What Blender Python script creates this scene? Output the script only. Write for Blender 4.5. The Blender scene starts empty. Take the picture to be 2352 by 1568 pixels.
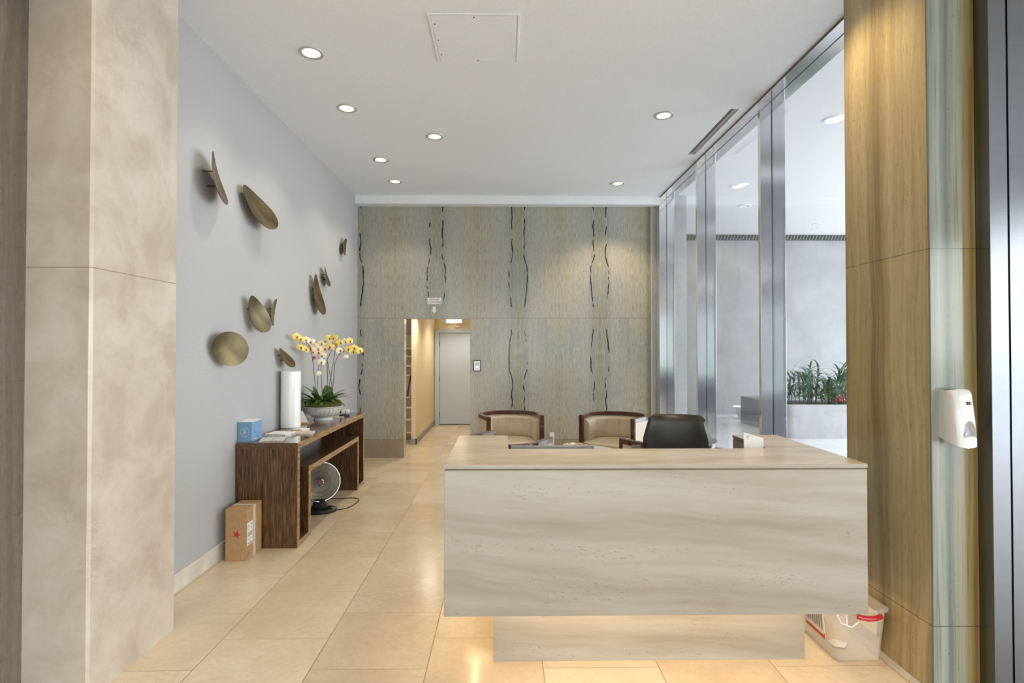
import bpy, bmesh, math, random
from mathutils import Vector, Matrix
random.seed(7)
R = math.radians
PI = math.pi
SC = bpy.context.scene
COL = SC.collection

# ------------------------------------------------------------------ camera
cam_d = bpy.data.cameras.new('camera'); cam = bpy.data.objects.new('camera', cam_d); COL.objects.link(cam)
cam.location = (0, 0, 1.65)
cam.rotation_euler = (R(90) + 0.0128, 0, -0.0128)
cam_d.sensor_width = 36; cam_d.lens = 1250 / 2352 * 36
cam_d.clip_start = 0.05; cam_d.clip_end = 200
SC.camera = cam

# ------------------------------------------------------------------ world, exposure
SC.view_settings.view_transform = 'Standard'
SC.view_settings.look = 'None'
SC.view_settings.exposure = 0.66
SC.view_settings.gamma = 1.0
SC.view_settings.use_curve_mapping = False
try:
    SC.cycles.use_denoising = True
    SC.cycles.max_bounces = 8; SC.cycles.diffuse_bounces = 4; SC.cycles.glossy_bounces = 4
    SC.cycles.transparent_max_bounces = 16
    SC.cycles.caustics_reflective = False; SC.cycles.caustics_refractive = False
    SC.cycles.sample_clamp_indirect = 6.0
except Exception:
    pass
W = bpy.data.worlds.new('sky'); SC.world = W; W.use_nodes = True
wn = W.node_tree; wn.nodes.clear()
wo = wn.nodes.new('ShaderNodeOutputWorld'); wb = wn.nodes.new('ShaderNodeBackground')
wt = wn.nodes.new('ShaderNodeTexCoord'); wsx = wn.nodes.new('ShaderNodeSeparateXYZ'); wr = wn.nodes.new('ShaderNodeValToRGB')
wn.links.new(wt.outputs['Generated'], wsx.inputs[0]); wn.links.new(wsx.outputs['Z'], wr.inputs[0])
wr.color_ramp.elements[0].position = 0.0; wr.color_ramp.elements[0].color = (1.0, 0.985, 0.965, 1)
wr.color_ramp.elements[1].position = 0.6; wr.color_ramp.elements[1].color = (0.80, 0.88, 1.0, 1)
wn.links.new(wr.outputs[0], wb.inputs[0]); wb.inputs[1].default_value = 5.6
wn.links.new(wb.outputs[0], wo.inputs[0])

DOWNLIGHT_W = 20.0
WARM = (1.0, 0.86, 0.64)

# ------------------------------------------------------------------ material helpers
def new_mat(name):
    m = bpy.data.materials.new(name); m.use_nodes = True
    nt = m.node_tree; nt.nodes.clear()
    out = nt.nodes.new('ShaderNodeOutputMaterial')
    return m, nt, out

class NT:
    """tiny node writer"""
    def __init__(s, nt): s.nt = nt
    def n(s, typ, props=None, **inp):
        nd = s.nt.nodes.new('ShaderNode' + typ)
        for k, v in (props or {}).items(): setattr(nd, k, v)
        for k, v in inp.items():
            key = k.replace('__', ' ')
            if key.startswith('i') and key[1:].isdigit(): sock = nd.inputs[int(key[1:])]
            else: sock = nd.inputs[key]
            s.set(sock, v)
        return nd
    def set(s, sock, v):
        if isinstance(v, bpy.types.NodeSocket): s.nt.links.new(v, sock)
        else:
            try: sock.default_value = v
            except Exception: sock.default_value = tuple(v)
    def math(s, op, a, b=0.0, c=0.0, clamp=False):
        nd = s.nt.nodes.new('ShaderNodeMath'); nd.operation = op; nd.use_clamp = clamp
        s.set(nd.inputs[0], a); s.set(nd.inputs[1], b); s.set(nd.inputs[2], c)
        return nd.outputs[0]
    def comb(s, x, y, z):
        nd = s.nt.nodes.new('ShaderNodeCombineXYZ')
        s.set(nd.inputs[0], x); s.set(nd.inputs[1], y); s.set(nd.inputs[2], z)
        return nd.outputs[0]
    def noise(s, vec, scale=1.0, detail=3.0, rough=0.5, dist=0.0):
        nd = s.nt.nodes.new('ShaderNodeTexNoise')
        s.set(nd.inputs['Vector'], vec); s.set(nd.inputs['Scale'], scale)
        s.set(nd.inputs['Detail'], detail); s.set(nd.inputs['Roughness'], rough); s.set(nd.inputs['Distortion'], dist)
        return nd.outputs[0]
    def ramp(s, fac, stops):
        nd = s.nt.nodes.new('ShaderNodeValToRGB'); s.set(nd.inputs[0], fac)
        el = nd.color_ramp.elements
        while len(el) < len(stops): el.new(0.5)
        for e, (p, c) in zip(el, stops):
            e.position = p; e.color = (c[0], c[1], c[2], 1) if not isinstance(c, (int, float)) else (c, c, c, 1)
        return nd.outputs[0]
    def mix(s, fac, a, b, mode='MIX'):
        nd = s.nt.nodes.new('ShaderNodeMix'); nd.data_type = 'RGBA'; nd.blend_type = mode
        s.set(nd.inputs[0], fac)
        for i, v in ((6, a), (7, b)):
            if isinstance(v, (tuple, list)): v = (v[0], v[1], v[2], 1)
            s.set(nd.inputs[i], v)
        return nd.outputs[2]
    def step(s, v, lo, hi):
        nd = s.nt.nodes.new('ShaderNodeMapRange'); nd.interpolation_type = 'SMOOTHSTEP'; nd.clamp = True
        s.set(nd.inputs[0], v); nd.inputs[1].default_value = lo; nd.inputs[2].default_value = hi
        return nd.outputs[0]
    def curve(s, v, pts, lo=0.0, hi=1.0):
        nd = s.nt.nodes.new('ShaderNodeFloatCurve'); s.set(nd.inputs[1], v)
        c = nd.mapping.curves[0]
        while len(c.points) < len(pts): c.points.new(0.5, 0.5)
        for p, (x, y) in zip(c.points, pts): p.location = (x, y)
        nd.mapping.update()
        return nd.outputs[0]

def finish(nt, out, color, rough=0.5, metal=0.0, spec=0.5, bump=None, bstr=0.1, bdist=0.01, emis=None, estr=0.0, coat=0.0, trans=0.0):
    h = NT(nt)
    p = nt.nodes.new('ShaderNodeBsdfPrincipled')
    if isinstance(color, tuple) and len(color) == 3: color = color + (1,)
    h.set(p.inputs['Base Color'], color); h.set(p.inputs['Roughness'], rough); h.set(p.inputs['Metallic'], metal)
    h.set(p.inputs['Specular IOR Level'], spec); h.set(p.inputs['Coat Weight'], coat)
    if coat: p.inputs['Coat Roughness'].default_value = 0.05
    if trans: p.inputs['Transmission Weight'].default_value = trans
    if emis:
        h.set(p.inputs['Emission Color'], emis + (1,)); h.set(p.inputs['Emission Strength'], estr)
    if bump is not None:
        b = nt.nodes.new('ShaderNodeBump'); h.set(b.inputs['Height'], bump)
        b.inputs['Strength'].default_value = bstr; b.inputs['Distance'].default_value = bdist
        nt.links.new(b.outputs[0], p.inputs['Normal'])
    nt.links.new(p.outputs[0], out.inputs[0])
    return p

def simple(name, color, rough=0.5, metal=0.0, spec=0.5, nscale=40, namt=0.06, bstr=0.0, coat=0.0, emis=None, estr=0.0, stretch=(1, 1, 1)):
    """plain surface with a little procedural variation"""
    m, nt, out = new_mat(name); h = NT(nt)
    tc = h.n('TexCoord').outputs['Object']
    mp = h.n('Mapping', Vector=tc); mp.inputs['Scale'].default_value = stretch
    nz = h.noise(mp.outputs[0], nscale, 3)
    c0 = tuple(max(0, c * (1 - namt)) for c in color); c1 = tuple(min(1, c * (1 + namt)) for c in color)
    col = h.mix(h.step(nz, 0.3, 0.7), c0, c1)
    finish(nt, out, col, rough, metal, spec, bump=nz if bstr else None, bstr=bstr, coat=coat, emis=emis, estr=estr)
    return m

def emit(name, color, strength):
    m, nt, out = new_mat(name)
    e = nt.nodes.new('ShaderNodeEmission'); e.inputs[0].default_value = color + (1,); e.inputs[1].default_value = strength
    nt.links.new(e.outputs[0], out.inputs[0]); return m

# ---- stone floor: 600 mm tiles, half offset between columns
def mat_floor(name, tint=(1, 1, 1)):
    m, nt, out = new_mat(name); h = NT(nt)
    tc = h.n('TexCoord').outputs['Object']; sp = h.n('SeparateXYZ', Vector=tc)
    X, Y = sp.outputs[0], sp.outputs[1]
    u = h.math('DIVIDE', h.math('ADD', X, 1.603), 0.6)
    ci = h.math('FLOOR', u); par = h.math('FLOORED_MODULO', ci, 2.0)
    v = h.math('ADD', h.math('DIVIDE', h.math('SUBTRACT', Y, 3.130), 0.6), h.math('MULTIPLY', par, 0.5))
    ri = h.math('FLOOR', v)
    fu = h.math('FRACT', u); fv = h.math('FRACT', v)
    eu = h.math('MINIMUM', fu, h.math('SUBTRACT', 1.0, fu)); ev = h.math('MINIMUM', fv, h.math('SUBTRACT', 1.0, fv))
    lu = h.math('SUBTRACT', 1.0, h.step(eu, 0.0030, 0.0056)); lv = h.math('SUBTRACT', 1.0, h.step(ev, 0.0028, 0.0052))
    line = h.math('MAXIMUM', lu, h.math('MULTIPLY', lv, 0.75))
    wn_ = h.n('TexWhiteNoise', {'noise_dimensions': '3D'}, Vector=h.comb(ci, ri, 3.0)).outputs[0]
    off = h.math('MULTIPLY', wn_, 37.0)
    vec = h.comb(h.math('ADD', X, off), h.math('ADD', Y, off), off)
    n1 = h.noise(vec, 2.2, 4, 0.6); n2 = h.noise(vec, 28, 3, 0.6); n3 = h.noise(vec, 5, 6, 0.65, 1.2)
    vein = h.math('SUBTRACT', 1.0, h.step(h.math('ABSOLUTE', h.math('SUBTRACT', n3, 0.5)), 0.0, 0.011))
    base = h.ramp(n1, [(0.25, (0.53, 0.41, 0.27)), (0.5, (0.655, 0.53, 0.365)), (0.75, (0.76, 0.65, 0.49))])
    base = h.mix(h.math('MULTIPLY', h.step(n2, 0.42, 0.66), 0.36), base, (0.52, 0.40, 0.26))
    base = h.mix(h.math('MULTIPLY', vein, 0.34), base, (0.40, 0.28, 0.17))
    base = h.mix(0.26, base, h.ramp(wn_, [(0.0, (0.56, 0.43, 0.29)), (1.0, (0.86, 0.77, 0.62))]))
    base = h.mix(1.0, base, tint, 'MULTIPLY')
    col = h.mix(h.math('MULTIPLY', line, 0.85), base, (0.25, 0.165, 0.085))
    rough = h.math('ADD', 0.16, h.math('MULTIPLY', n2, 0.10))
    rough = h.math('ADD', rough, h.math('MULTIPLY', line, 0.4))
    finish(nt, out, col, rough, spec=0.5, bump=h.math('SUBTRACT', 1.0, line), bstr=0.15, bdist=0.002)
    return m

# ---- book-matched vertical grain stone of the back wall
def mat_bookmatch(name):
    m, nt, out = new_mat(name); h = NT(nt)
    tc = h.n('TexCoord').outputs['Object']; sp = h.n('SeparateXYZ', Vector=tc)
    X, Z = sp.outputs[0], sp.outputs[2]
    a = h.math('PINGPONG', h.math('ADD', X, 1.044), 0.6215)
    zp = h.math('ABSOLUTE', h.math('SUBTRACT', Z, 2.11))
    upper = h.math('GREATER_THAN', Z, 2.11)
    seg = h.math('ADD', h.math('FLOOR', h.math('DIVIDE', h.math('ADD', X, 1.044), 0.6215)), h.math('MULTIPLY', upper, 7.0))
    w = h.curve(h.math('DIVIDE', zp, 1.75), [(0, .50), (.12, .52), (.2, .60), (.34, .70), (.44, .66), (.5, .52), (.58, .42), (.66, .50), (.72, .44), (.8, .5), (.88, .47), (1, .53)])
    jit = h.math('MULTIPLY', h.math('SUBTRACT', h.noise(h.comb(seg, 0.0, h.math('MULTIPLY', zp, 7.0)), 1.0, 2), 0.5), 0.035)
    wc = h.math('ADD', h.math('MULTIPLY', w, 0.2), jit)
    warp = h.math('MULTIPLY', h.math('SUBTRACT', h.noise(h.comb(h.math('MULTIPLY', a, 2.0), 0.0, h.math('MULTIPLY', zp, 1.6)), 1.0, 2), 0.5), 0.12)
    aw = h.math('ADD', a, warp)
    s1 = h.noise(h.comb(h.math('MULTIPLY', aw, 48.0), upper, h.math('MULTIPLY', zp, 0.9)), 1.0, 4, 0.7)
    s2 = h.noise(h.comb(h.math('MULTIPLY', aw, 190.0), upper, h.math('MULTIPLY', zp, 9.0)), 1.0, 4, 0.7)
    big = h.noise(h.comb(h.math('MULTIPLY', a, 4.0), upper, h.math('MULTIPLY', zp, 1.1)), 1.0, 2)
    gr = h.noise(h.comb(h.math('MULTIPLY', X, 1.3), 0.0, Z), 75, 4, 0.75)
    gr2 = h.noise(h.comb(h.math('MULTIPLY', X, 1.0), 4.0, h.math('MULTIPLY', Z, 0.6)), 48, 2, 0.6)
    base = h.ramp(a, [(0.0, (0.215, 0.205, 0.145)), (0.12, (0.235, 0.225, 0.175)), (0.30, (0.31, 0.285, 0.26)), (0.47, (0.29, 0.285, 0.26)), (0.72, (0.335, 0.295, 0.225)), (0.95, (0.315, 0.275, 0.20)), (1.0, (0.3, 0.27, 0.2))])
    # a runs 0..0.62, stretch for the ramp
    base.node.inputs[0].default_value = 0
    nt.links.new(h.math('DIVIDE', a, 0.6215), base.node.inputs[0])
    base = h.mix(h.math('MULTIPLY', h.step(big, 0.45, 0.7), 0.55), base, (0.20, 0.225, 0.235))
    base = h.mix(h.math('MULTIPLY', h.step(s1, 0.35, 0.65), 0.45), base, (0.40, 0.37, 0.31))
    base = h.mix(h.math('MULTIPLY', h.step(s2, 0.5, 0.66), 0.60), base, (0.13, 0.115, 0.085))
    base = h.mix(h.math('MULTIPLY', h.step(s2, 0.5, 0.36), 0.45), base, (0.50, 0.48, 0.43))
    zone = h.math('MULTIPLY', h.step(a, 0.13, 0.20), h.math('SUBTRACT', 1.0, h.step(a, 0.28, 0.42)))
    base = h.mix(h.math('MULTIPLY', zone, h.step(gr, 0.52, 0.62)), base, (0.46, 0.41, 0.37))
    base = h.mix(h.math('MULTIPLY', h.math('MULTIPLY', zone, 0.8), h.step(gr2, 0.62, 0.70)), base, (0.13, 0.13, 0.14))
    base = h.mix(h.math('MULTIPLY', h.step(gr, 0.56, 0.68), 0.42), base, (0.11, 0.11, 0.105))
    base = h.mix(h.math('MULTIPLY', h.step(gr, 0.44, 0.32), 0.35), base, (0.42, 0.40, 0.36))
    # cracks
    dash = h.step(h.noise(h.comb(h.math('MULTIPLY', seg, 3.7), 2.0, h.math('MULTIPLY', zp, 3.4)), 1.0, 3), 0.43, 0.52)
    th = h.math('ADD', 0.0012, h.math('MULTIPLY', dash, h.math('MULTIPLY', h.noise(h.comb(seg, 9.0, h.math('MULTIPLY', zp, 8.0)), 1.0, 1), 0.015)))
    dd = h.math('ABSOLUTE', h.math('SUBTRACT', a, wc))
    crack = h.math('MULTIPLY', h.math('MULTIPLY', h.math('LESS_THAN', dd, th), h.step(dash, 0.1, 0.35)), h.math('GREATER_THAN', zp, 0.17))
    base = h.mix(crack, base, (0.012, 0.010, 0.012))
    # joints
    jz = h.math('LESS_THAN', zp, 0.004); j0 = h.math('LESS_THAN', h.math('ABSOLUTE', h.math('SUBTRACT', Z, 0.275)), 0.004)
    jx = h.math('LESS_THAN', h.math('SUBTRACT', 0.6215, a), 0.0025); jx2 = h.math('LESS_THAN', a, 0.0022)
    joint = h.math('MAXIMUM', h.math('MAXIMUM', jz, j0), h.math('MAXIMUM', jx, jx2))
    base = h.mix(h.math('MULTIPLY', h.math('SUBTRACT', joint, h.math('MULTIPLY', h.math('MAXIMUM', jx, jx2), 0.6)), 0.6), base, (0.10, 0.09, 0.07))
    low = h.math('LESS_THAN', Z, 0.275)
    base = h.mix(h.math('MULTIPLY', low, 0.6), base, (0.24, 0.165, 0.10))
    base = h.mix(1.0, base, (1.17, 1.21, 1.23), 'MULTIPLY')
    finish(nt, out, base, h.math('ADD', 0.16, h.math('MULTIPLY', gr, 0.12)), spec=0.5, bump=h.math('SUBTRACT', 1.0, crack), bstr=0.3, bdist=0.004)
    return m

# ---- straight-vein stone; axis = which way the veins run
def mat_vein(name, stops, axis='Z', freq=14.0, fine=70.0, along=0.35, rough=0.16, joints=(), pits=0.0, tilt=0.0, seed=0.0, warp=0.12, dark=(0.1, 0.08, 0.05), spec=0.5, fine_amt=0.35, wave=0.0, coat=0.0, grain=0.12):
    m, nt, out = new_mat(name); h = NT(nt)
    tc = h.n('TexCoord').outputs['Object']; sp = h.n('SeparateXYZ', Vector=tc)
    X, Y, Z = sp.outputs
    if axis == 'Z': across, al = h.math('ADD', X, h.math('MULTIPLY', Y, 1.0)), Z
    elif axis == 'X': across, al = h.math('ADD', Z, h.math('MULTIPLY', Y, 0.8)), X
    if tilt: across = h.math('ADD', across, h.math('MULTIPLY', al, tilt))
    wv = h.math('MULTIPLY', h.math('SUBTRACT', h.noise(h.comb(h.math('MULTIPLY', across, 1.7), seed, h.math('MULTIPLY', al, 0.9)), 1.0, 3), 0.5), warp)
    ac = h.math('ADD', across, wv)
    if wave:
        ac = h.math('ADD', ac, h.math('MULTIPLY', h.math('SUBTRACT', h.noise(h.comb(h.math('MULTIPLY', across, 3.0), seed + 5, h.math('MULTIPLY', al, 3.2)), 1.0, 4), 0.5), wave))
    n1 = h.noise(h.comb(h.math('MULTIPLY', ac, freq), seed, h.math('MULTIPLY', al, along)), 1.0, 4, 0.6)
    n2 = h.noise(h.comb(h.math('MULTIPLY', ac, fine), seed + 1, h.math('MULTIPLY', al, along * 5)), 1.0, 3, 0.6)
    n3 = h.noise(h.comb(X, Y, h.math('MULTIPLY', Z, 0.18)) if axis == 'Z' else h.comb(h.math('MULTIPLY', X, 0.2), Y, Z), 70, 4, 0.7)
    c = h.ramp(h.step(n1, 0.18, 0.82), stops)
    c = h.mix(h.math('MULTIPLY', h.step(n2, 0.52, 0.72), fine_amt), c, dark)
    c = h.mix(h.math('MULTIPLY', h.step(n2, 0.48, 0.30), fine_amt * 0.8), c, tuple(min(1, x * 1.25) for x in stops[-1][1]))
    c = h.mix(h.math('MULTIPLY', h.step(n3, 0.5, 0.7), grain), c, dark)
    if pits:
        p1 = h.noise(h.comb(h.math('MULTIPLY', ac, 150.0), seed + 3, h.math('MULTIPLY', al, 45.0)), 1.0, 2, 0.6)
        zone = h.step(n1, 0.50, 0.36)
        z2 = h.step(h.noise(h.comb(h.math('MULTIPLY', ac, 9.0), seed + 8, h.math('MULTIPLY', al, 1.8)), 1.0, 3), 0.50, 0.62)
        c = h.mix(h.math('MULTIPLY', h.math('MULTIPLY', h.step(p1, 0.62, 0.68), z2), pits), c, tuple(x * 0.85 for x in dark))
    for (ax, pos) in joints:
        s = {'X': X, 'Y': Y, 'Z': Z}[ax]
        j = h.math('LESS_THAN', h.math('ABSOLUTE', h.math('SUBTRACT', s, pos)), 0.0022)
        c = h.mix(h.math('MULTIPLY', j, 0.7), c, (0.09, 0.065, 0.04))
    finish(nt, out, c, h.math('ADD', rough, h.math('MULTIPLY', n3, 0.1)), spec=spec, coat=coat)
    return m

# ---- cloudy limestone
def mat_cloud(name, stops, scale=3.0, rough=0.16, joints=(), dark=(0.4, 0.33, 0.25)):
    m, nt, out = new_mat(name); h = NT(nt)
    tc = h.n('TexCoord').outputs['Object']; sp = h.n('SeparateXYZ', Vector=tc); X, Y, Z = sp.outputs
    n1 = h.noise(tc, scale, 5, 0.6, 0.4); n2 = h.noise(tc, 30, 3, 0.6); n3 = h.noise(tc, 7, 5, 0.6, 1.5)
    c = h.ramp(h.step(n1, 0.25, 0.75), stops)
    c = h.mix(h.math('MULTIPLY', h.step(n2, 0.5, 0.7), 0.15), c, dark)
    v = h.math('SUBTRACT', 1.0, h.step(h.math('ABSOLUTE', h.math('SUBTRACT', n3, 0.52)), 0.0, 0.012))
    v2 = h.math('MULTIPLY', v, h.step(h.noise(tc, 1.6, 2), 0.5, 0.65))
    c = h.mix(h.math('MULTIPLY', v2, 0.35), c, tuple(min(1, x * 1.3) for x in stops[-1][1]))
    for (ax, pos) in joints:
        s = {'X': X, 'Y': Y, 'Z': Z}[ax]
        j = h.math('LESS_THAN', h.math('ABSOLUTE', h.math('SUBTRACT', s, pos)), 0.0025)
        c = h.mix(h.math('MULTIPLY', j, 0.75), c, (0.22, 0.15, 0.09))
    finish(nt, out, c, h.math('ADD', rough, h.math('MULTIPLY', n2, 0.08)), spec=0.5)
    return m

def mat_wood(name, c0, c1, c2, axis='Z', freq=60, rough=0.22, coat=0.3):
    m, nt, out = new_mat(name); h = NT(nt)
    tc = h.n('TexCoord').outputs['Object']; sp = h.n('SeparateXYZ', Vector=tc); X, Y, Z = sp.outputs
    if axis == 'Z': a, l = h.math('ADD', X, Y), Z
    elif axis == 'Y': a, l = h.math('ADD', X, h.math('MULTIPLY', Z, 1.0)), Y
    else: a, l = h.math('ADD', Y, Z), X
    n1 = h.noise(h.comb(h.math('MULTIPLY', a, freq * 2.2), 0.0, h.math('MULTIPLY', l, 5.5)), 1.0, 3, 0.7)
    n2 = h.noise(h.comb(h.math('MULTIPLY', a, freq * 0.5), 3.0, h.math('MULTIPLY', l, 1.2)), 1.0, 2)
    c = h.ramp(h.step(h.math('ADD', h.math('MULTIPLY', n1, 0.8), h.math('MULTIPLY', n2, 0.2)), 0.36, 0.64), [(0.0, c0), (0.5, c1), (1.0, c2)])
    finish(nt, out, c, rough, spec=0.4, coat=coat)
    return m

def mat_glass(name, tint=(0.96, 0.98, 0.98), refl=1.0, rough=0.0):
    m, nt, out = new_mat(name); h = NT(nt)
    t = nt.nodes.new('ShaderNodeBsdfTransparent'); t.inputs[0].default_value = tint + (1,)
    g = nt.nodes.new('ShaderNodeBsdfGlossy'); g.inputs[1].default_value = rough
    ge = nt.nodes.new('ShaderNodeNewGeometry'); dt = nt.nodes.new('ShaderNodeVectorMath'); dt.operation = 'DOT_PRODUCT'
    nt.links.new(ge.outputs['Incoming'], dt.inputs[0]); nt.links.new(ge.outputs['Normal'], dt.inputs[1])
    sch = h.math('POWER', h.math('SUBTRACT', 1.0, h.math('ABSOLUTE', dt.outputs['Value'])), 5.0)
    f = h.math('MULTIPLY', h.math('ADD', 0.04, h.math('MULTIPLY', sch, 0.9)), refl, clamp=True)
    mx = nt.nodes.new('ShaderNodeMixShader'); nt.links.new(f, mx.inputs[0]); nt.links.new(t.outputs[0], mx.inputs[1]); nt.links.new(g.outputs[0], mx.inputs[2])
    nt.links.new(mx.outputs[0], out.inputs[0]); return m

def mat_clear_plastic(name):
    m, nt, out = new_mat(name); h = NT(nt)
    t = nt.nodes.new('ShaderNodeBsdfTransparent'); t.inputs[0].default_value = (0.97, 0.96, 0.95, 1)
    tcx = h.n('TexCoord').outputs['Object']; nz = h.noise(tcx, 9, 3)
    p = nt.nodes.new('ShaderNodeBsdfPrincipled'); p.inputs['Base Color'].default_value = (0.86, 0.85, 0.82, 1); p.inputs['Roughness'].default_value = 0.12
    lw = nt.nodes.new('ShaderNodeLayerWeight'); lw.inputs[0].default_value = 0.35
    f = h.math('ADD', h.math('MULTIPLY', lw.outputs['Facing'], 0.30), h.math('MULTIPLY', nz, 0.22), clamp=True)
    mx = nt.nodes.new('ShaderNodeMixShader'); nt.links.new(f, mx.inputs[0]); nt.links.new(t.outputs[0], mx.inputs[1]); nt.links.new(p.outputs[0], mx.inputs[2])
    nt.links.new(mx.outputs[0], out.inputs[0]); return m

def mat_steel(name, col=(0.62, 0.63, 0.66), rough=0.2, vert=False):
    m, nt, out = new_mat(name); h = NT(nt)
    tc = h.n('TexCoord').outputs['Object']; sp = h.n('SeparateXYZ', Vector=tc); X, Y, Z = sp.outputs
    if vert: v = h.comb(h.math('MULTIPLY', X, 300.0), h.math('MULTIPLY', Y, 300.0), h.math('MULTIPLY', Z, 3.0))
    else: v = h.comb(h.math('MULTIPLY', X, 3.0), h.math('MULTIPLY', Y, 3.0), h.math('MULTIPLY', Z, 320.0))
    nz = h.noise(v, 1.0, 2)
    c = h.mix(nz, tuple(x * 0.92 for x in col), tuple(min(1, x * 1.08) for x in col))
    finish(nt, out, c, rough, metal=1.0, bump=nz, bstr=0.02, bdist=0.001)
    return m

M = {}
M['floor'] = mat_floor('stone_floor_tiles')
M['stone_back'] = mat_bookmatch('bookmatched_stone')
M['pillar'] = mat_vein('olive_brown_stone', [(0, (0.12, 0.083, 0.036)), (0.25, (0.25, 0.188, 0.092)), (0.6, (0.40, 0.315, 0.160)), (1, (0.52, 0.43, 0.26))],
    freq=7, fine=60, along=0.22, joints=(('Z', 2.133), ('Z', 0.318)), pits=0.5, seed=4.2, warp=0.14, fine_amt=0.2, dark=(0.13, 0.10, 0.06), grain=0.32)
m, nt, out = new_mat('pier_front_stone_sheen'); h = NT(nt); tc = h.n('TexCoord').outputs['Object']; sp = h.n('SeparateXYZ', Vector=tc); X_, Y_, Z_ = sp.outputs
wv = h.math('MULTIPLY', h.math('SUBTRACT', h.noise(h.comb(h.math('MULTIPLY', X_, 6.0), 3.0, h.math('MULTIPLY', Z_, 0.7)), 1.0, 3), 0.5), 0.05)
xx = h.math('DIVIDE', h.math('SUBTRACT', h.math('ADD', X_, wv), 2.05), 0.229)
c_ = h.ramp(xx, [(0.0, (0.24, 0.27, 0.25)), (0.22, (0.36, 0.40, 0.37)), (0.38, (0.17, 0.19, 0.18)), (0.50, (0.30, 0.32, 0.28)), (0.70, (0.37, 0.36, 0.26)), (0.84, (0.36, 0.27, 0.10)), (0.93, (0.27, 0.17, 0.05)), (1.0, (0.40, 0.28, 0.10))])  # stone's own bands, with teal and golden reflections painted into the colour
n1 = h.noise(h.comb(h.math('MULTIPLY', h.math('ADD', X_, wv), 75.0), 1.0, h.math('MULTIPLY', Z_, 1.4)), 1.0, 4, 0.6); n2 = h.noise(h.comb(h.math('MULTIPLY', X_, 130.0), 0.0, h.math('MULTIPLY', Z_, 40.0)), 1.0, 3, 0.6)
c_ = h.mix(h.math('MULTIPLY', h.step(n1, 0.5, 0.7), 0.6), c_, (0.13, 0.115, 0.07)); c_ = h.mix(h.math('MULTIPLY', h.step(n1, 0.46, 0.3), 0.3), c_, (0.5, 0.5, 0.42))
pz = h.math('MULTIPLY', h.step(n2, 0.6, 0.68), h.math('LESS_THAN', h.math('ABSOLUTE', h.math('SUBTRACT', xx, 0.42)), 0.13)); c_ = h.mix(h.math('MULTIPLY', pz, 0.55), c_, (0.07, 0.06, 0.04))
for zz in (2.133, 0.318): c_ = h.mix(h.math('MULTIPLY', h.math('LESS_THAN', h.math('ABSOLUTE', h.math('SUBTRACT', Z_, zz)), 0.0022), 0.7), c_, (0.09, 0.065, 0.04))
c_ = h.mix(1.0, c_, (0.76, 0.76, 0.74), 'MULTIPLY'); finish(nt, out, c_, 0.14); M['pillar_front_sheen'] = m
M['stone_left'] = mat_vein('grey_brown_stone', [(0, (0.085, 0.07, 0.055)), (0.5, (0.155, 0.13, 0.107)), (1, (0.23, 0.20, 0.17))],
    freq=13, fine=60, along=0.12, fine_amt=0.22, joints=(('Z', 2.737), ('Z', 2.12), ('Z', 1.5), ('Z', 0.884), ('Z', 0.248), ('Z', 3.35)), seed=9.0, rough=0.22)
M['column'] = mat_cloud('cream_limestone', [(0, (0.42, 0.355, 0.295)), (0.5, (0.50, 0.44, 0.375)), (1, (0.58, 0.53, 0.465))], joints=(('Z', 2.033),))
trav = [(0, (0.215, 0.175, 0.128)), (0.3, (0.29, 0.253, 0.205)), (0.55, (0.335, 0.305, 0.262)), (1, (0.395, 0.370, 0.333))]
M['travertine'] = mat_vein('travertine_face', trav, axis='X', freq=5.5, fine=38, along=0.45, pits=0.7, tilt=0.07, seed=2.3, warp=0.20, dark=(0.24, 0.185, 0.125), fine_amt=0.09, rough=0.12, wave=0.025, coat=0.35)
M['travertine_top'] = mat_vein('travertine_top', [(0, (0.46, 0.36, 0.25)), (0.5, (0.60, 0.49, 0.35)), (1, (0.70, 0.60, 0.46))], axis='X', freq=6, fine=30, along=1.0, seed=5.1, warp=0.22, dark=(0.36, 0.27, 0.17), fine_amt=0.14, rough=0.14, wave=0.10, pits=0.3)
M['plaster'] = simple('pale_grey_plaster', (0.40, 0.405, 0.42), 0.75, nscale=60, namt=0.03, bstr=0.02)
M['ceiling'] = simple('white_ceiling_paint', (0.86, 0.89, 0.94), 0.8, nscale=60, namt=0.02)
M['ceil_ext'] = simple('white_soffit_paint', (0.74, 0.74, 0.745), 0.8, nscale=60, namt=0.01)
M['white_paint'] = simple('white_paint', (0.78, 0.78, 0.79), 0.55, nscale=50, namt=0.02)
M['trim_paint'] = simple('olive_grey_metal', (0.42, 0.43, 0.38), 0.35, metal=0.3)
M['base_stone'] = mat_cloud('pale_base_stone', [(0, (0.55, 0.51, 0.45)), (1, (0.68, 0.65, 0.60))], scale=6)
M['base_blue'] = simple('slate_base', (0.27, 0.28, 0.29), 0.5, namt=0.12)
M['steel'] = mat_steel('brushed_steel', (0.88, 0.885, 0.90), 0.14)
M['steel_mid'] = mat_steel('brushed_steel_panel', (0.19, 0.20, 0.22), 0.24)
M['steel_dark'] = mat_steel('bronze_steel', (0.42, 0.30, 0.15), 0.25, vert=True)
M['gasket_gap_line'] = simple('dark_gasket', (0.03, 0.03, 0.07), 0.5)
M['glass'] = mat_glass('window_glass')
M['black'] = simple('black_plastic', (0.015, 0.015, 0.017), 0.3)
M['vent_dark'] = simple('vent_dark', (0.05, 0.04, 0.035), 0.6)
M['lamp_core'] = emit('lamp_core', (1.0, 0.93, 0.74), 7.0)
M['lamp_cool'] = emit('lamp_core_white', (1.0, 0.97, 0.93), 8.0)
M['lamp_off'] = simple('unlit_lamp', (0.75, 0.75, 0.76), 0.2)
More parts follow.
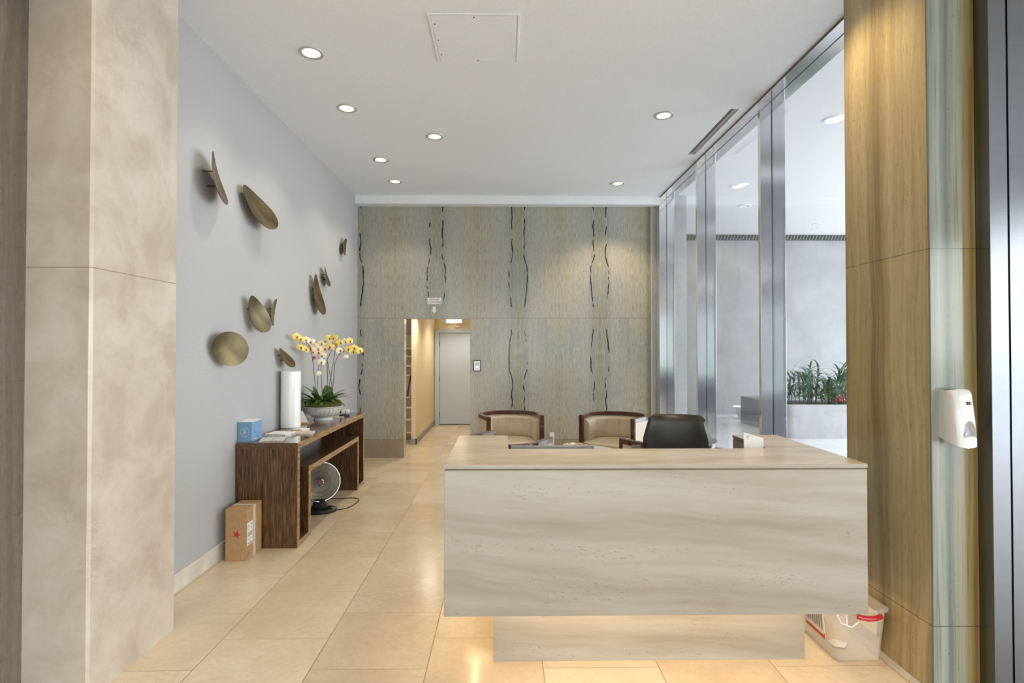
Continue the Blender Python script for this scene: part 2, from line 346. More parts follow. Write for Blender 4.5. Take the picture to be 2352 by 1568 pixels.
M['reflector'] = simple('gold_reflector', (0.9, 0.75, 0.42), 0.25, metal=0.6, emis=(1.0, 0.80, 0.40), estr=0.9)
M['ring'] = simple('grey_trim_ring', (0.50, 0.50, 0.51), 0.4, metal=0.2)
M['fill_panel_glow'] = emit('fill_panel_glow', (1.0, 0.98, 0.95), 8.5)
M['led'] = emit('warm_strip', (1.0, 0.74, 0.42), 17.0)
M['zebra'] = mat_wood('zebrano_veneer', (0.022, 0.010, 0.004), (0.085, 0.042, 0.017), (0.20, 0.108, 0.048), 'Z', 90)
M['zebra_y'] = mat_wood('zebrano_top', (0.045, 0.022, 0.011), (0.10, 0.052, 0.027), (0.17, 0.095, 0.052), 'Y', 60, rough=0.12)
M['zebra_edge'] = mat_wood('zebrano_edge', (0.17, 0.095, 0.045), (0.30, 0.185, 0.095), (0.42, 0.28, 0.15), 'Y', 60)
M['mahogany'] = mat_wood('mahogany', (0.030, 0.010, 0.005), (0.065, 0.022, 0.010), (0.10, 0.036, 0.016), 'X', 30, rough=0.18, coat=0.5)
M['cream'] = simple('cream_leather', (0.58, 0.49, 0.36), 0.33, nscale=120, namt=0.04, bstr=0.05)
M['blackleather'] = simple('black_leather', (0.020, 0.016, 0.011), 0.33, nscale=160, namt=0.2, bstr=0.08)
M['chrome'] = simple('chrome', (0.7, 0.7, 0.72), 0.1, metal=1.0)
M['bronze'] = simple('bronze_patina', (0.115, 0.088, 0.040), 0.40, metal=0.5, nscale=9, namt=0.35)
M['porcelain'] = simple('white_porcelain', (0.86, 0.86, 0.86), 0.12, spec=0.6, namt=0.01)
M['bowl'] = simple('aged_white_ceramic', (0.66, 0.645, 0.61), 0.35, nscale=14, namt=0.06)
M['moss'] = simple('moss', (0.085, 0.095, 0.018), 0.9, nscale=60, namt=0.6, bstr=0.6)
M['leaf'] = simple('orchid_leaf', (0.055, 0.125, 0.018), 0.3, nscale=10, namt=0.3)
M['stem'] = simple('orchid_stem', (0.06, 0.045, 0.03), 0.5, namt=0.3)
M['card'] = simple('brown_cardboard', (0.42, 0.265, 0.125), 0.8, nscale=30, namt=0.06)
M['tape'] = simple('clear_tape', (0.66, 0.61, 0.54), 0.25)
M['paper'] = simple('white_paper', (0.80, 0.79, 0.78), 0.7, namt=0.02)
M['cream_paper'] = simple('cream_paper', (0.72, 0.62, 0.45), 0.7, namt=0.04)
M['ink'] = simple('dark_ink', (0.10, 0.09, 0.13), 0.7)
M['ink_red'] = simple('maroon_ink', (0.20, 0.035, 0.06), 0.7)
M['ink_grey'] = simple('grey_ink', (0.33, 0.32, 0.34), 0.7)
M['red'] = simple('red_plastic', (0.50, 0.02, 0.025), 0.3)
M['star'] = simple('red_star_ink', (0.45, 0.03, 0.04), 0.7)
M['star_faint'] = simple('faded_red_ink', (0.47, 0.19, 0.10), 0.8)
M['blue'] = simple('slate_blue_board', (0.17, 0.32, 0.52), 0.5, namt=0.04)
M['cream_ink'] = simple('cream_ink', (0.72, 0.66, 0.60), 0.6)
M['clear'] = mat_clear_plastic('clear_plastic')
M['disp'] = simple('dispenser_white', (0.56, 0.555, 0.55), 0.16, spec=0.6, namt=0.01, coat=0.5)
M['disp_blue'] = simple('dispenser_window', (0.30, 0.34, 0.48), 0.1)
M['door_grey'] = simple('grey_door_paint', (0.47, 0.545, 0.66), 0.45, namt=0.03)
M['cor_wall'] = simple('warm_corridor_paint', (0.68, 0.575, 0.38), 0.6, namt=0.02)
M['cor_dim'] = simple('cream_corridor_paint', (0.68, 0.56, 0.38), 0.6, namt=0.02)
M['shelf_white'] = simple('cream_shelf', (0.75, 0.64, 0.45), 0.5)
M['concrete'] = mat_cloud('speckled_concrete', [(0, (0.25, 0.252, 0.262)), (0.5, (0.29, 0.292, 0.30)), (1, (0.335, 0.337, 0.345))], scale=1.1, rough=0.6, dark=(0.36, 0.36, 0.37))
M['pale_conc'] = mat_cloud('pale_concrete', [(0, (0.38, 0.383, 0.392)), (1, (0.45, 0.45, 0.457))], scale=4, rough=0.55, dark=(0.5, 0.5, 0.5), joints=(('Z', 2.89), ('Z', 1.235)))
M['ext_floor'] = mat_cloud('pale_paving', [(0, (0.78, 0.785, 0.79)), (1, (0.86, 0.862, 0.87))], scale=5, rough=0.10)
M['grey_block'] = simple('grey_stone_block', (0.26, 0.265, 0.27), 0.4)
M['louvre'] = simple('dark_louvre', (0.05, 0.05, 0.048), 0.6)
M['plant'] = simple('green_foliage', (0.050, 0.135, 0.030), 0.35, nscale=8, namt=0.45)
M['plant2'] = simple('grey_green_foliage', (0.10, 0.17, 0.12), 0.35, nscale=8, namt=0.4)
M['petal_red'] = simple('crimson_petal', (0.55, 0.03, 0.07), 0.5)
M['soil'] = simple('soil', (0.05, 0.04, 0.03), 0.9)
M['pet_w'] = simple('pale_petal', (0.86, 0.80, 0.58), 0.5, nscale=60, namt=0.05)
M['pet_y'] = simple('yellow_petal', (0.86, 0.69, 0.18), 0.5, nscale=60, namt=0.08)
M['pet_c'] = simple('crimson_lip', (0.40, 0.04, 0.05), 0.5)
M['fabric_off'] = simple('reveal_dark', (0.16, 0.13, 0.09), 0.7)
M['grass'] = simple('verge_green', (0.16, 0.28, 0.07), 0.9, namt=0.2)
M['asphalt'] = simple('asphalt', (0.46, 0.465, 0.47), 0.9)
M['facade'] = simple('far_facade', (0.60, 0.59, 0.57), 0.8)

def radial_mat(name, inner, outer, r0, r1):
    m, nt, out = new_mat(name); h = NT(nt)
    tc = h.n('TexCoord').outputs['Object']
    return m

# ------------------------------------------------------------------ mesh helpers
def bm_new(): return bmesh.new()
def box(bm, x0, x1, y0, y1, z0, z1, mi=0):
    vs = [bm.verts.new(p) for p in ((x0, y0, z0), (x1, y0, z0), (x1, y1, z0), (x0, y1, z0), (x0, y0, z1), (x1, y0, z1), (x1, y1, z1), (x0, y1, z1))]
    for f in ((0, 3, 2, 1), (4, 5, 6, 7), (0, 1, 5, 4), (1, 2, 6, 5), (2, 3, 7, 6), (3, 0, 4, 7)):
        bm.faces.new([vs[i] for i in f]).material_index = mi
    return vs
def prism(bm, pts, z0, z1, mi=0, taper=1.0):
    n = len(pts)
    a = [bm.verts.new((x, y, z0)) for x, y in pts]; b = [bm.verts.new((x * taper, y * taper, z1)) for x, y in pts]
    bm.faces.new(list(reversed(a))).material_index = mi; bm.faces.new(b).material_index = mi
    for i in range(n): bm.faces.new((a[i], a[(i + 1) % n], b[(i + 1) % n], b[i])).material_index = mi
def lathe(bm, prof, segs=32, cx=0, cy=0, mi=0, cap=True, sx=1.0, sy=1.0, a0=0.0):
    rings = []
    for r, z in prof:
        rings.append([bm.verts.new((cx + sx * r * math.cos(a0 + 2 * PI * i / segs), cy + sy * r * math.sin(a0 + 2 * PI * i / segs), z)) for i in range(segs)])
    for k in range(len(rings) - 1):
        for i in range(segs):
            bm.faces.new((rings[k][i], rings[k][(i + 1) % segs], rings[k + 1][(i + 1) % segs], rings[k + 1][i])).material_index = mi
    if cap:
        bm.faces.new(list(reversed(rings[0]))).material_index = mi; bm.faces.new(rings[-1]).material_index = mi
    return rings
def tube(bm, pts, rad, segs=8, mi=0, closed=False):
    pts = [Vector(p) for p in pts]; rings = []; n = len(pts)
    up = Vector((0, 0, 1))
    for i, p in enumerate(pts):
        if closed: t = pts[(i + 1) % n] - pts[i - 1]
        else: t = pts[min(i + 1, n - 1)] - pts[max(i - 1, 0)]
        if t.length < 1e-9: t = Vector((0, 0, 1))
        t.normalize()
        u = t.cross(up)
        if u.length < 1e-3: u = t.cross(Vector((1, 0, 0)))
        u.normalize(); v = t.cross(u)
        r = rad[i] if isinstance(rad, (list, tuple)) else rad
        rings.append([bm.verts.new(p + u * r * math.cos(2 * PI * k / segs) + v * r * math.sin(2 * PI * k / segs)) for k in range(segs)])
    m = n if closed else n - 1
    for i in range(m):
        A, B = rings[i], rings[(i + 1) % n]
        for k in range(segs): bm.faces.new((A[k], A[(k + 1) % segs], B[(k + 1) % segs], B[k])).material_index = mi
    if not closed:
        bm.faces.new(list(reversed(rings[0]))).material_index = mi; bm.faces.new(rings[-1]).material_index = mi
def sweep_rect(bm, path, o0, o1, z0, z1, mi=0, arch=0.0):
    """rectangular section along an open plan path, o0/o1 = offsets along the outward normal"""
    n = len(path); rings = []
    for i, (x, y) in enumerate(path):
        tx = path[min(i + 1, n - 1)][0] - path[max(i - 1, 0)][0]; ty = path[min(i + 1, n - 1)][1] - path[max(i - 1, 0)][1]
        L = math.hypot(tx, ty); nx, ny = -ty / L, tx / L
        rings.append([bm.verts.new((x + nx * o, y + ny * o, z)) for o, z in ((o0, z0), (o1, z0), (o1, z1), (o0, z1))])
    for i in range(n - 1):
        for k in range(4): bm.faces.new((rings[i][k], rings[i][(k + 1) % 4], rings[i + 1][(k + 1) % 4], rings[i + 1][k])).material_index = mi
    bm.faces.new(list(reversed(rings[0]))).material_index = mi; bm.faces.new(rings[-1]).material_index = mi
def sphere(bm, c, r, sx=1, sy=1, sz=1, seg=12, rings=8, mi=0):
    m = Matrix.Translation(c) @ Matrix.Diagonal((sx, sy, sz, 1))
    g = bmesh.ops.create_uvsphere(bm, u_segments=seg, v_segments=rings, radius=r, matrix=m)
    for f in {f for v in g['verts'] for f in v.link_faces}: f.material_index = mi
def blade(bm, p0, dirv, length, width, arch, mi=0, segs=7, fold=0.15, roll=0.0):
    """arching strap leaf: rises along dirv and bends down, closed thin solid"""
    d = Vector(dirv).normalized(); hz = Vector((d.x, d.y, 0))
    if hz.length < 1e-3: hz = Vector((1, 0, 0))
    hz.normalize(); side = hz.cross(Vector((0, 0, 1))); side.normalize()
    p = Vector(p0); ang = math.atan2(d.z, math.hypot(d.x, d.y)); top = []; bot = []
    for i in range(segs + 1):
        t = i / segs
        w = width * 0.5 * (math.sin(PI * (0.12 + 0.86 * t)) ** 0.7) * (1 - 0.25 * t)
        if i == segs: w = width * 0.03
        dd = hz * math.cos(ang) + Vector((0, 0, 1)) * math.sin(ang); nn = side.cross(dd); nn.normalize()
        if nn.z < 0: nn = -nn
        row = [p - side * w + nn * fold * w, p, p + side * w + nn * fold * w]
        top.append([bm.verts.new(q + nn * 0.0008) for q in row]); bot.append([bm.verts.new(q - nn * 0.0008) for q in row])
        p = p + dd * (length / segs); ang -= arch / segs
    for i in range(segs):
        for k in range(2):
            bm.faces.new((top[i][k], top[i][k + 1], top[i + 1][k + 1], top[i + 1][k])).material_index = mi
            bm.faces.new((bot[i][k], bot[i + 1][k], bot[i + 1][k + 1], bot[i][k + 1])).material_index = mi
        bm.faces.new((top[i][0], top[i + 1][0], bot[i + 1][0], bot[i][0])).material_index = mi
        bm.faces.new((top[i][2], bot[i][2], bot[i + 1][2], top[i + 1][2])).material_index = mi
def pillow(bm, wf, zf, T, nu=14, nv=14, mi=0, yoff=lambda u, v: 0.0, ex=5):
    """padded panel: wf(v) half width, zf(v) height, T half thickness"""
    F, B = [], []
    for j in range(nv + 1):
        v = j / nv; rf = []; rb = []
        for i in range(nu + 1):
            u = -1 + 2 * i / nu
            t = T * max(0.0, (1 - abs(u) ** ex)) ** 0.5 * max(0.0, (1 - abs(2 * v - 1) ** ex)) ** 0.5
            x = wf(v) * u; z = zf(v); y = yoff(u, v)
            rf.append(bm.verts.new((x, y - t, z))); rb.append(bm.verts.new((x, y + t, z)))
        F.append(rf); B.append(rb)
    for j in range(nv):
        for i in range(nu):
            bm.faces.new((F[j][i], F[j][i + 1], F[j + 1][i + 1], F[j + 1][i])).material_index = mi
            bm.faces.new((B[j][i], B[j + 1][i], B[j + 1][i + 1], B[j][i + 1])).material_index = mi
    bmesh.ops.remove_doubles(bm, verts=bm.verts, dist=1e-5)

def obj(name, bm, mats, parent=None, bevel=0.0, smooth=True, loc=None, rot=None, segs=2):
    bmesh.ops.recalc_face_normals(bm, faces=bm.faces)
    bm.normal_update()
    for f in bm.faces: f.smooth = smooth
    if smooth:
        for e in bm.edges:
            if len(e.link_faces) != 2 or e.calc_face_angle(0) > 0.6: e.smooth = False
    me = bpy.data.meshes.new(name); bm.to_mesh(me); bm.free()
    if not isinstance(mats, (list, tuple)): mats = [mats]
    for m in mats: me.materials.append(m)
    o = bpy.data.objects.new(name, me); COL.objects.link(o)
    if parent: o.parent = parent
    if loc: o.location = loc
    if rot: o.rotation_euler = rot
    if bevel:
        b = o.modifiers.new('bevel', 'BEVEL'); b.width = bevel; b.segments = segs; b.limit_method = 'ANGLE'; b.angle_limit = 0.7
        b.harden_normals = False
    return o
def tag(o, label=None, cat=None, group=None, kind=None):
    if label: o['label'] = label
    if cat: o['category'] = cat
    if group: o['group'] = group
    if kind: o['kind'] = kind
    return o
def thing(name, label, cat, loc=(0, 0, 0), rz=0.0, group=None):
    o = bpy.data.objects.new(name, None); COL.objects.link(o); o.location = loc; o.rotation_euler = (0, 0, rz)
    o.empty_display_size = 0.1
    return tag(o, label, cat, group)
def struct(name, bm, mats, label=None, bevel=0.0, parent=None):
    o = obj(name, bm, mats, parent, bevel=bevel)
    if not parent: o['kind'] = 'structure'
    if label: o['label'] = label
    return o
def copy_tree(o, parent=None):
    c = o.copy(); COL.objects.link(c); c.parent = parent
    for ch in list(o.children): copy_tree(ch, c)
    return c
def apply_mods(o):
    dg = bpy.context.evaluated_depsgraph_get(); dg.update()
    me = bpy.data.meshes.new_from_object(o.evaluated_get(dg)); o.modifiers.clear(); old = o.data; o.data = me
    me.name = old.name
def cut(o, cutter_bm):
    c = obj('cutter', cutter_bm, M['black'], smooth=False)
    b = o.modifiers.new('cut', 'BOOLEAN'); b.operation = 'DIFFERENCE'; b.object = c; b.solver = 'EXACT'
    apply_mods(o); bpy.data.objects.remove(c)
def bx(x0, x1, y0, y1, z0, z1):
    b = bm_new(); box(b, x0, x1, y0, y1, z0, z1); return b
def text(name, s, size, loc, rot, mat, parent=None, ext=0.0006, sx=1.0, align='CENTER'):
    cu = bpy.data.curves.new(name, 'FONT'); cu.body = s; cu.size = size; cu.extrude = ext; cu.align_x = align; cu.align_y = 'CENTER'
    t = bpy.data.objects.new('tmp', cu); COL.objects.link(t)
    dg = bpy.context.evaluated_depsgraph_get(); dg.update()
    me = bpy.data.meshes.new_from_object(t.evaluated_get(dg)); bpy.data.objects.remove(t)
    me.materials.clear(); me.materials.append(mat)
    o = bpy.data.objects.new(name, me); COL.objects.link(o); o.location = loc; o.rotation_euler = rot; o.scale = (sx, 1, 1)
    if parent: o.parent = parent
    return o

# ================================================================== SETTING
CZ = 3.93      # ceiling height
XL = -2.234    # left plaster wall
YB = 8.26      # back wall
XW = 2.33      # window wall inner line

b = bm_new(); box(b, -7, 7, -9.2, 2.6, -0.12, 0.0); box(b, -7, 2.56, 2.6, 12.0, -0.12, 0.0)
struct('floor', b, M['floor'])
b = bm_new(); box(b, 2.56, 16.0, 2.6, 13.75, -0.12, -0.002); box(b, 7.1, 16.0, -9.2, 2.6, -0.12, -0.002)
struct('floor_exterior', b, M['ext_floor'])
# ceiling with holes for the fittings
b = bx(-2.45, XW, -0.6, 8.44, CZ, CZ + 0.12)
ceil = struct('ceiling', b, M['ceiling'])
LAMPS = [(-1.496, 4.19), (-1.503, 5.16), (-1.502, 6.57), (-1.502, 7.42), (-0.757, 5.84), (1.554, 5.28), (1.556, 7.48), (1.555, 3.08), (-1.50, 2.05), (1.555, 1.0), (-0.3, 1.4)]  # last two are unseen fill lamps added over the viewer
cb = bm_new()
for (x, y) in LAMPS: lathe(cb, [(0.074, CZ - 0.05), (0.074, CZ + 0.2)], 28, x, y)
box(cb, 2.150, 2.232, 5.13, 6.35, CZ - 0.05, CZ + 0.2)
cut(ceil, cb)
struct('ceiling', bx(-7, 7, -9.2, -0.6, CZ, CZ + 0.12), M['ceiling'])
struct('trim_1', bx(XL, XW, 8.094, YB, 3.805, CZ), M['ceiling'], 'white soffit band above the stone wall')

struct('wall_left', bx(-2.42, XL, 3.248, 8.44, 0, CZ), M['plaster'])
struct('baseboard_left', bx(XL, XL + 0.012, 3.248, YB, 0, 0.125), M['base_stone'], bevel=0.002)
b = bm_new(); box(b, -2.42, -1.527, YB, 8.44, 0, CZ); box(b, -1.527, -0.529, YB, 8.44, 2.10, CZ); box(b, -0.529, 2.21, YB, 8.44, 0, CZ)
struct('wall_back', b, M['stone_back'])
b = bm_new(); box(b, 2.21, 2.235, 8.215, 8.44, 0, 3.805); box(b, 2.235, 2.30, 8.235, 8.44, 0, 3.805); box(b, 2.30, 2.33, 8.215, 8.44, 0, 3.805)
struct('trim_2', b, M['trim_paint'], 'olive grey metal trim at the right end of the stone wall')
# left limestone pier and stone wall in front of it
b = bm_new(); prism(b, [(-2.42, 2.588), (-1.962, 2.588), (-1.95, 2.600), (-1.95, 3.248), (-2.42, 3.248)], 0, CZ)
struct('wall_pier_left', b, M['column'], 'cream limestone pier on the left')
struct('wall_stone_left', bx(-2.42, -2.257, -0.6, 2.588, 0, CZ), M['stone_left'], 'grey brown veined stone wall at left edge')
# right stone pier
struct('wall_pier_right', bx(2.062, 2.56, 2.615, 3.244, 0, CZ), M['fabric_off'], 'olive brown veined stone pier on the right')
struct('wall_pier_right', bx(2.05, 2.062, 2.612, 3.244, 0, CZ), M['pillar'])
struct('wall_pier_right', bx(2.054, 2.279, 2.6, 2.615, 0, CZ), M['pillar_front_sheen'], bevel=0.002)
struct('wall_metal_right', bx(2.279, 2.362, 2.521, 2.6, 0, CZ), M['steel_mid'], 'brushed steel jamb by the stone pier')
struct('wall_metal_right', bx(2.372, 7.1, 2.521, 2.6, 0, CZ), M['steel_mid'], 'brushed steel panel at right edge')
struct('trim_3', bx(2.362, 2.372, 2.535, 2.6, 0, CZ), M['gasket_gap_line'], 'dark joint between steel panels')
struct('ceiling', bx(2.33, 7.1, -0.6, 2.6, CZ, CZ + 0.12), M['ceiling'])
struct('baseboard_right', bx(2.012, 2.05, 2.6, 3.244, 0, 0.002), M['base_stone'])

# window wall
YM = [3.28, 4.92, 6.56, 8.17]
for i, y in enumerate(YM):
    m_ = struct('trim_%d' % (5 + i), bx(XW, 2.56, y, y + 0.045, 0.0, 3.915), M['steel'], 'brushed steel mullion of the glazed wall', bevel=0.002)
    struct('gasket_gap_line', bx(2.433, 2.441, y - 0.003, y + 0.048, 0.0, 3.915), M['gasket_gap_line'], parent=m_)
hd = struct('trim_9', bx(XW, 2.56, 3.244, 8.44, 3.915, 4.05), M['steel'], 'steel head rail of the glazed wall')
struct('gasket_gap_line', bx(2.434, 2.440, 3.244, 8.2, 3.912, 3.916), M['gasket_gap_line'], parent=hd)
struct('gasket_gap_line', bx(XW - 0.006, XW, 3.244, 8.094, 3.918, CZ), M['fabric_off'], parent=hd)  # dark strip painted in for the shadowed gap at the ceiling edge
struct('trim_10', bx(XW, 2.56, 3.244, 8.17, 0.0, 0.03), M['steel'], 'steel sill channel of the glazed wall')
for i in range(3):
    w = struct('window_%d' % (i + 1), bx(2.431, 2.443, YM[i] + 0.045, YM[i + 1], 0.03, 3.915), M['glass'])
struct('wall_fascia', bx(2.50, 2.56, -9.2, 13.6, 4.05, 4.63), M['ceiling'])

# corridor behind the stone wall
struct('wall_corridor_left', bx(-1.61, -1.53, 9.38, 11.82, 0, 2.5), M['cor_wall'])
b = bm_new(); box(b, -1.53, -1.518, 9.368, 11.82, 0, 0.10); box(b, -1.62, -1.518, 9.368, 9.38, 0, 0.10)
struct('baseboard_corridor', b, M['base_blue'])
b = bm_new(); box(b, -2.42, -1.514, 11.82, 11.95, 0, 2.5); box(b, -1.514, -0.40, 11.82, 11.95, 2.076, 2.5); box(b, -0.40, 0.2, 11.82, 11.95, 0, 2.5)
struct('wall_corridor_end', b, M['cor_wall'])
struct('wall_corridor_right', bx(-0.1, 0.1, 8.44, 11.82, 0, 2.5), M['cor_dim'])
struct('wall_alcove_left', bx(-2.75, -2.65, 8.44, 10.4, 0, 2.5), M['cor_dim'])
struct('wall_alcove_end', bx(-2.75, -1.61, 10.3, 10.4, 0, 2.5), M['cor_dim'])
struct('ceiling', bx(-2.75, 0.2, 8.44, 11.95, 2.5, 2.6), M['cor_dim'])
# steel door
d = struct('door_1', bx(-1.42, -0.46, 11.83, 11.875, 0.012, 1.986), M['door_grey'])
b = bm_new(); box(b, -1.514, -1.426, 11.79, 11.86, 0, 2.076); box(b, -0.454, -0.40, 11.79, 11.86, 0, 2.076); box(b, -1.426, -0.454, 11.79, 11.86, 1.992, 2.076)
struct('door_frame', b, M['door_grey'], parent=d)
for z in (1.75, 1.0, 0.22): struct('hinge', bx(-1.432, -1.414, 11.80, 11.835, z - 0.055, z + 0.055), M['vent_dark'], parent=d)
struct('door_panel_backing', bx(-1.514, -0.40, 11.88, 11.95, 0, 2.076), M['black'], parent=d)

# exterior court
struct('wall_exterior', bx(2.33, 16, 13.6, 13.75, 0, 4.63), M['concrete'])
struct('ceiling', bx(2.56, 11.0, -9.2, 13.6, 4.51, 4.63), M['ceil_ext'])
struct('wall_exterior_left', bx(2.33, 2.56, 8.44, 13.6, 0, 4.51), M['pale_conc'])
struct('wall_exterior_pier', bx(2.56, 3.39, 10.1, 10.9, 0, 4.51), M['pale_conc'], 'pale concrete pier outside the glass')

# lobby behind the viewpoint
struct('wall_lobby_left', bx(-7.1, -7, -9.2, -0.6, 0, CZ), M['plaster'])
struct('wall_lobby_front_left', bx(-7, -2.42, -0.6, -0.5, 0, CZ), M['plaster'])
struct('wall_lobby_right', bx(7, 7.1, -9.2, 2.5, 3.3, CZ), M['plaster'])
struct('window_5', bx(7.04, 7.05, -9.2, 2.5, 0, 3.3), M['glass'])  # unseen side glazing, added to bring daylight and brighten the steel panel
for i, y in enumerate((-9.2, -6.9, -4.6, -2.3, 0.0, 2.4)): struct('trim_%d' % (17 + i), bx(7.0, 7.09, y, y + 0.09, 0, 3.3), M['steel'], 'brushed steel post of the added side glazing')
struct('wall_lobby_lintel', bx(-7, 7, -9.3, -9.2, 3.3, CZ), M['plaster'])
for i, x in enumerate((-7, -4.2, -1.4, 1.4, 4.2, 6.9)):
    struct('trim_%d' % (11 + i), bx(x, x + 0.09, -9.28, -9.2, 0, 3.3), M['steel'], 'steel post of the street glazing')
struct('window_4', bx(-7, 7, -9.25, -9.24, 0, 3.3), M['glass'])
struct('ground', bx(-60, 60, -90, -9.3, -0.2, -0.13), M['asphalt'])
struct('ground_verge', bx(-60, 60, -40, -24, -0.13, -0.05), M['grass'])
for i in range(6):
    struct('wall_far_building', bx(-55 + 18 * i, -40 + 18 * i, -75, -62, -0.13, 5 + 3 * ((i * 7) % 4)), M['facade'])

# ================================================================== CEILING FITTINGS
def downlight(x, y, z, label, lit=True, core=None, r=0.072, power=DOWNLIGHT_W, color=WARM, group='recessed ceiling downlights'):
    t = thing('recessed_downlight', label, 'ceiling light', (x, y, z), 0, group)
    b = bm_new(); lathe(b, [(r - 0.004, 0.0), (r - 0.004, -0.004), (r + 0.020, -0.006), (r + 0.023, 0.0)], 40, cap=False)
    obj('trim_ring', b, M['ring'], t)
    b = bm_new(); lathe(b, [(r, 0.002), (r * 0.92, 0.03), (r * 0.74, 0.066), (r * 0.74, 0.070), (r * 0.95, 0.03), (r + 0.001, 0.004)], 32, cap=False)
    obj('reflector', b, M['reflector'] if lit else M['lamp_off'], t)
    b = bm_new(); lathe(b, [(0.01, 0.050), (r * 0.66, 0.052), (r * 0.66, 0.066), (0.01, 0.066)], 24)
    obj('bulb', b, (core or M['lamp_core']) if lit else M['lamp_off'], t)
    if lit and power:
        l = bpy.data.lights.new('downlight_beam', 'SPOT'); l.energy = power; l.color = color; l.spot_size = R(110); l.spot_blend = 0.55; l.shadow_soft_size = 0.05
        lo = bpy.data.objects.new('lamp_beam', l); COL.objects.link(lo); lo.parent = t; lo.location = (0, 0, -0.012)
    return t
names = ['recessed downlight nearest the viewer in the left row of the ceiling', 'second recessed downlight of the left row, just beyond the nearest one',
    'third recessed downlight of the left row, above the orchids', 'farthest recessed downlight of the left row, near the white soffit',
    'recessed downlight standing alone between the left row and the hatch', 'larger white downlight beside the ceiling slot vent', 'small white downlight near the soffit on the right',
    'downlight above the right stone pier, just out of view', 'downlight in front of the cream pier, out of view', 'unseen fill downlight added over the viewer on the right', 'unseen fill downlight added over the viewer']
for k, (x, y) in enumerate(LAMPS):
    downlight(x, y, CZ, names[k], core=M['lamp_cool'] if k in (5, 6) else None, power=DOWNLIGHT_W * {6: 3.0, 7: 2.4, 5: 0.7, 4: 0.6}.get(k, 1.0), color=(1.0, 0.76, 0.46) if k in (6, 7) else WARM)

# outside lights, flush discs
def ext_light(x, y, label, lit):
    t = thing('porch_light', label, 'ceiling light', (x, y, 4.51), 0, 'round ceiling lights outside the glass')
    b = bm_new(); lathe(b, [(0.115, 0.0), (0.115, -0.012), (0.095, -0.016), (0.09, -0.006)], 36, cap=False); obj('trim_ring', b, M['ceiling'], t)
    b = bm_new(); lathe(b, [(0.01, -0.010), (0.09, -0.006), (0.09, 0.0), (0.01, 0.0)], 32); obj('diffuser', b, M['lamp_core'] if lit else M['lamp_off'], t)
ext_light(4.10, 6.7, 'lit round ceiling light outside, beside the right stone pier', True)
ext_light(4.09, 9.5, 'lit round ceiling light outside, seen between the two right mullions', True)
ext_light(4.80, 10.8, 'unlit white ring light just below the lit one outside', False)
ext_light(7.2, 12.4, 'unlit white ring light low above the planter, near the dark louvre', False)

for k, (x, y) in enumerate(((-2.6, -2.6), (2.6, -2.6), (-2.6, -6.2), (2.6, -6.2))):  # unseen glowing panels added as fill for surfaces facing the camera
    t = thing('added_fill_panel', 'square luminous fill panel added to the unseen lobby ceiling', 'ceiling light', (x, y, CZ), 0, 'added lobby fill panels')
    b = bm_new()
    for q in (-1, 1): box(b, -0.62, 0.62, q * 0.60 - 0.02, q * 0.60 + 0.02, -0.03, 0); box(b, q * 0.60 - 0.02, q * 0.60 + 0.02, -0.58, 0.58, -0.03, 0)
    obj('panel_frame', b, M['ring'], t); obj('diffuser', bx(-0.58, 0.58, -0.58, 0.58, -0.012, 0), M['fill_panel_glow'], t)
# access hatch
t = thing('ceiling_hatch', 'flush square white access hatch in the ceiling', 'hatch', (-0.214, 3.995, CZ))
b = bm_new(); h_ = 0.318
for (x0, x1, y0, y1) in ((-h_, h_, -h_, -h_ + 0.016), (-h_, h_, h_ - 0.016, h_), (-h_, -h_ + 0.016, -h_ + .016, h_ - .016), (h_ - 0.016, h_, -h_ + .016, h_ - .016)):
    box(b, x0, x1, y0, y1, -0.006, 0.0)
obj('hatch_frame', b, M['ceiling'], t, bevel=0.001)
obj('hatch_panel', bx(-0.296, 0.296, -0.296, 0.296, -0.005, 0.0), M['ceiling'], t)
for (x, y) in ((-0.28, -0.2), (-0.28, 0.0), (-0.28, 0.2), (0.0, -0.28), (0.0, 0.28)):
    b = bm_new(); lathe(b, [(0.005, -0.007), (0.005, -0.005)], 10, x, y); obj('screw', b, M['vent_dark'], t)
# slot vent
t = thing('slot_vent', 'long narrow dark slot vent in the ceiling beside the glazed wall', 'vent', (2.191, 5.74, CZ))
b = bm_new(); box(b, -0.041, 0.041, -0.61, 0.61, 0.09, 0.10); box(b, -0.041, -0.037, -0.61, 0.61, 0, 0.09); obj('vent_box', b, M['vent_dark'], t)
b = bm_new(); box(b, 0.005, 0.038, -0.60, 0.60, 0.012, 0.016); box(b, -0.020, -0.016, -0.60, 0.60, 0.01, 0.05); box(b, 0.000, 0.004, -0.60, 0.60, 0.01, 0.05)
for k in range(7): box(b, -0.038, 0.038, -0.60 + 0.2 * k - 0.002, -0.60 + 0.2 * k + 0.002, 0.02, 0.05)
obj('vent_blade', b, M['ring'], t)

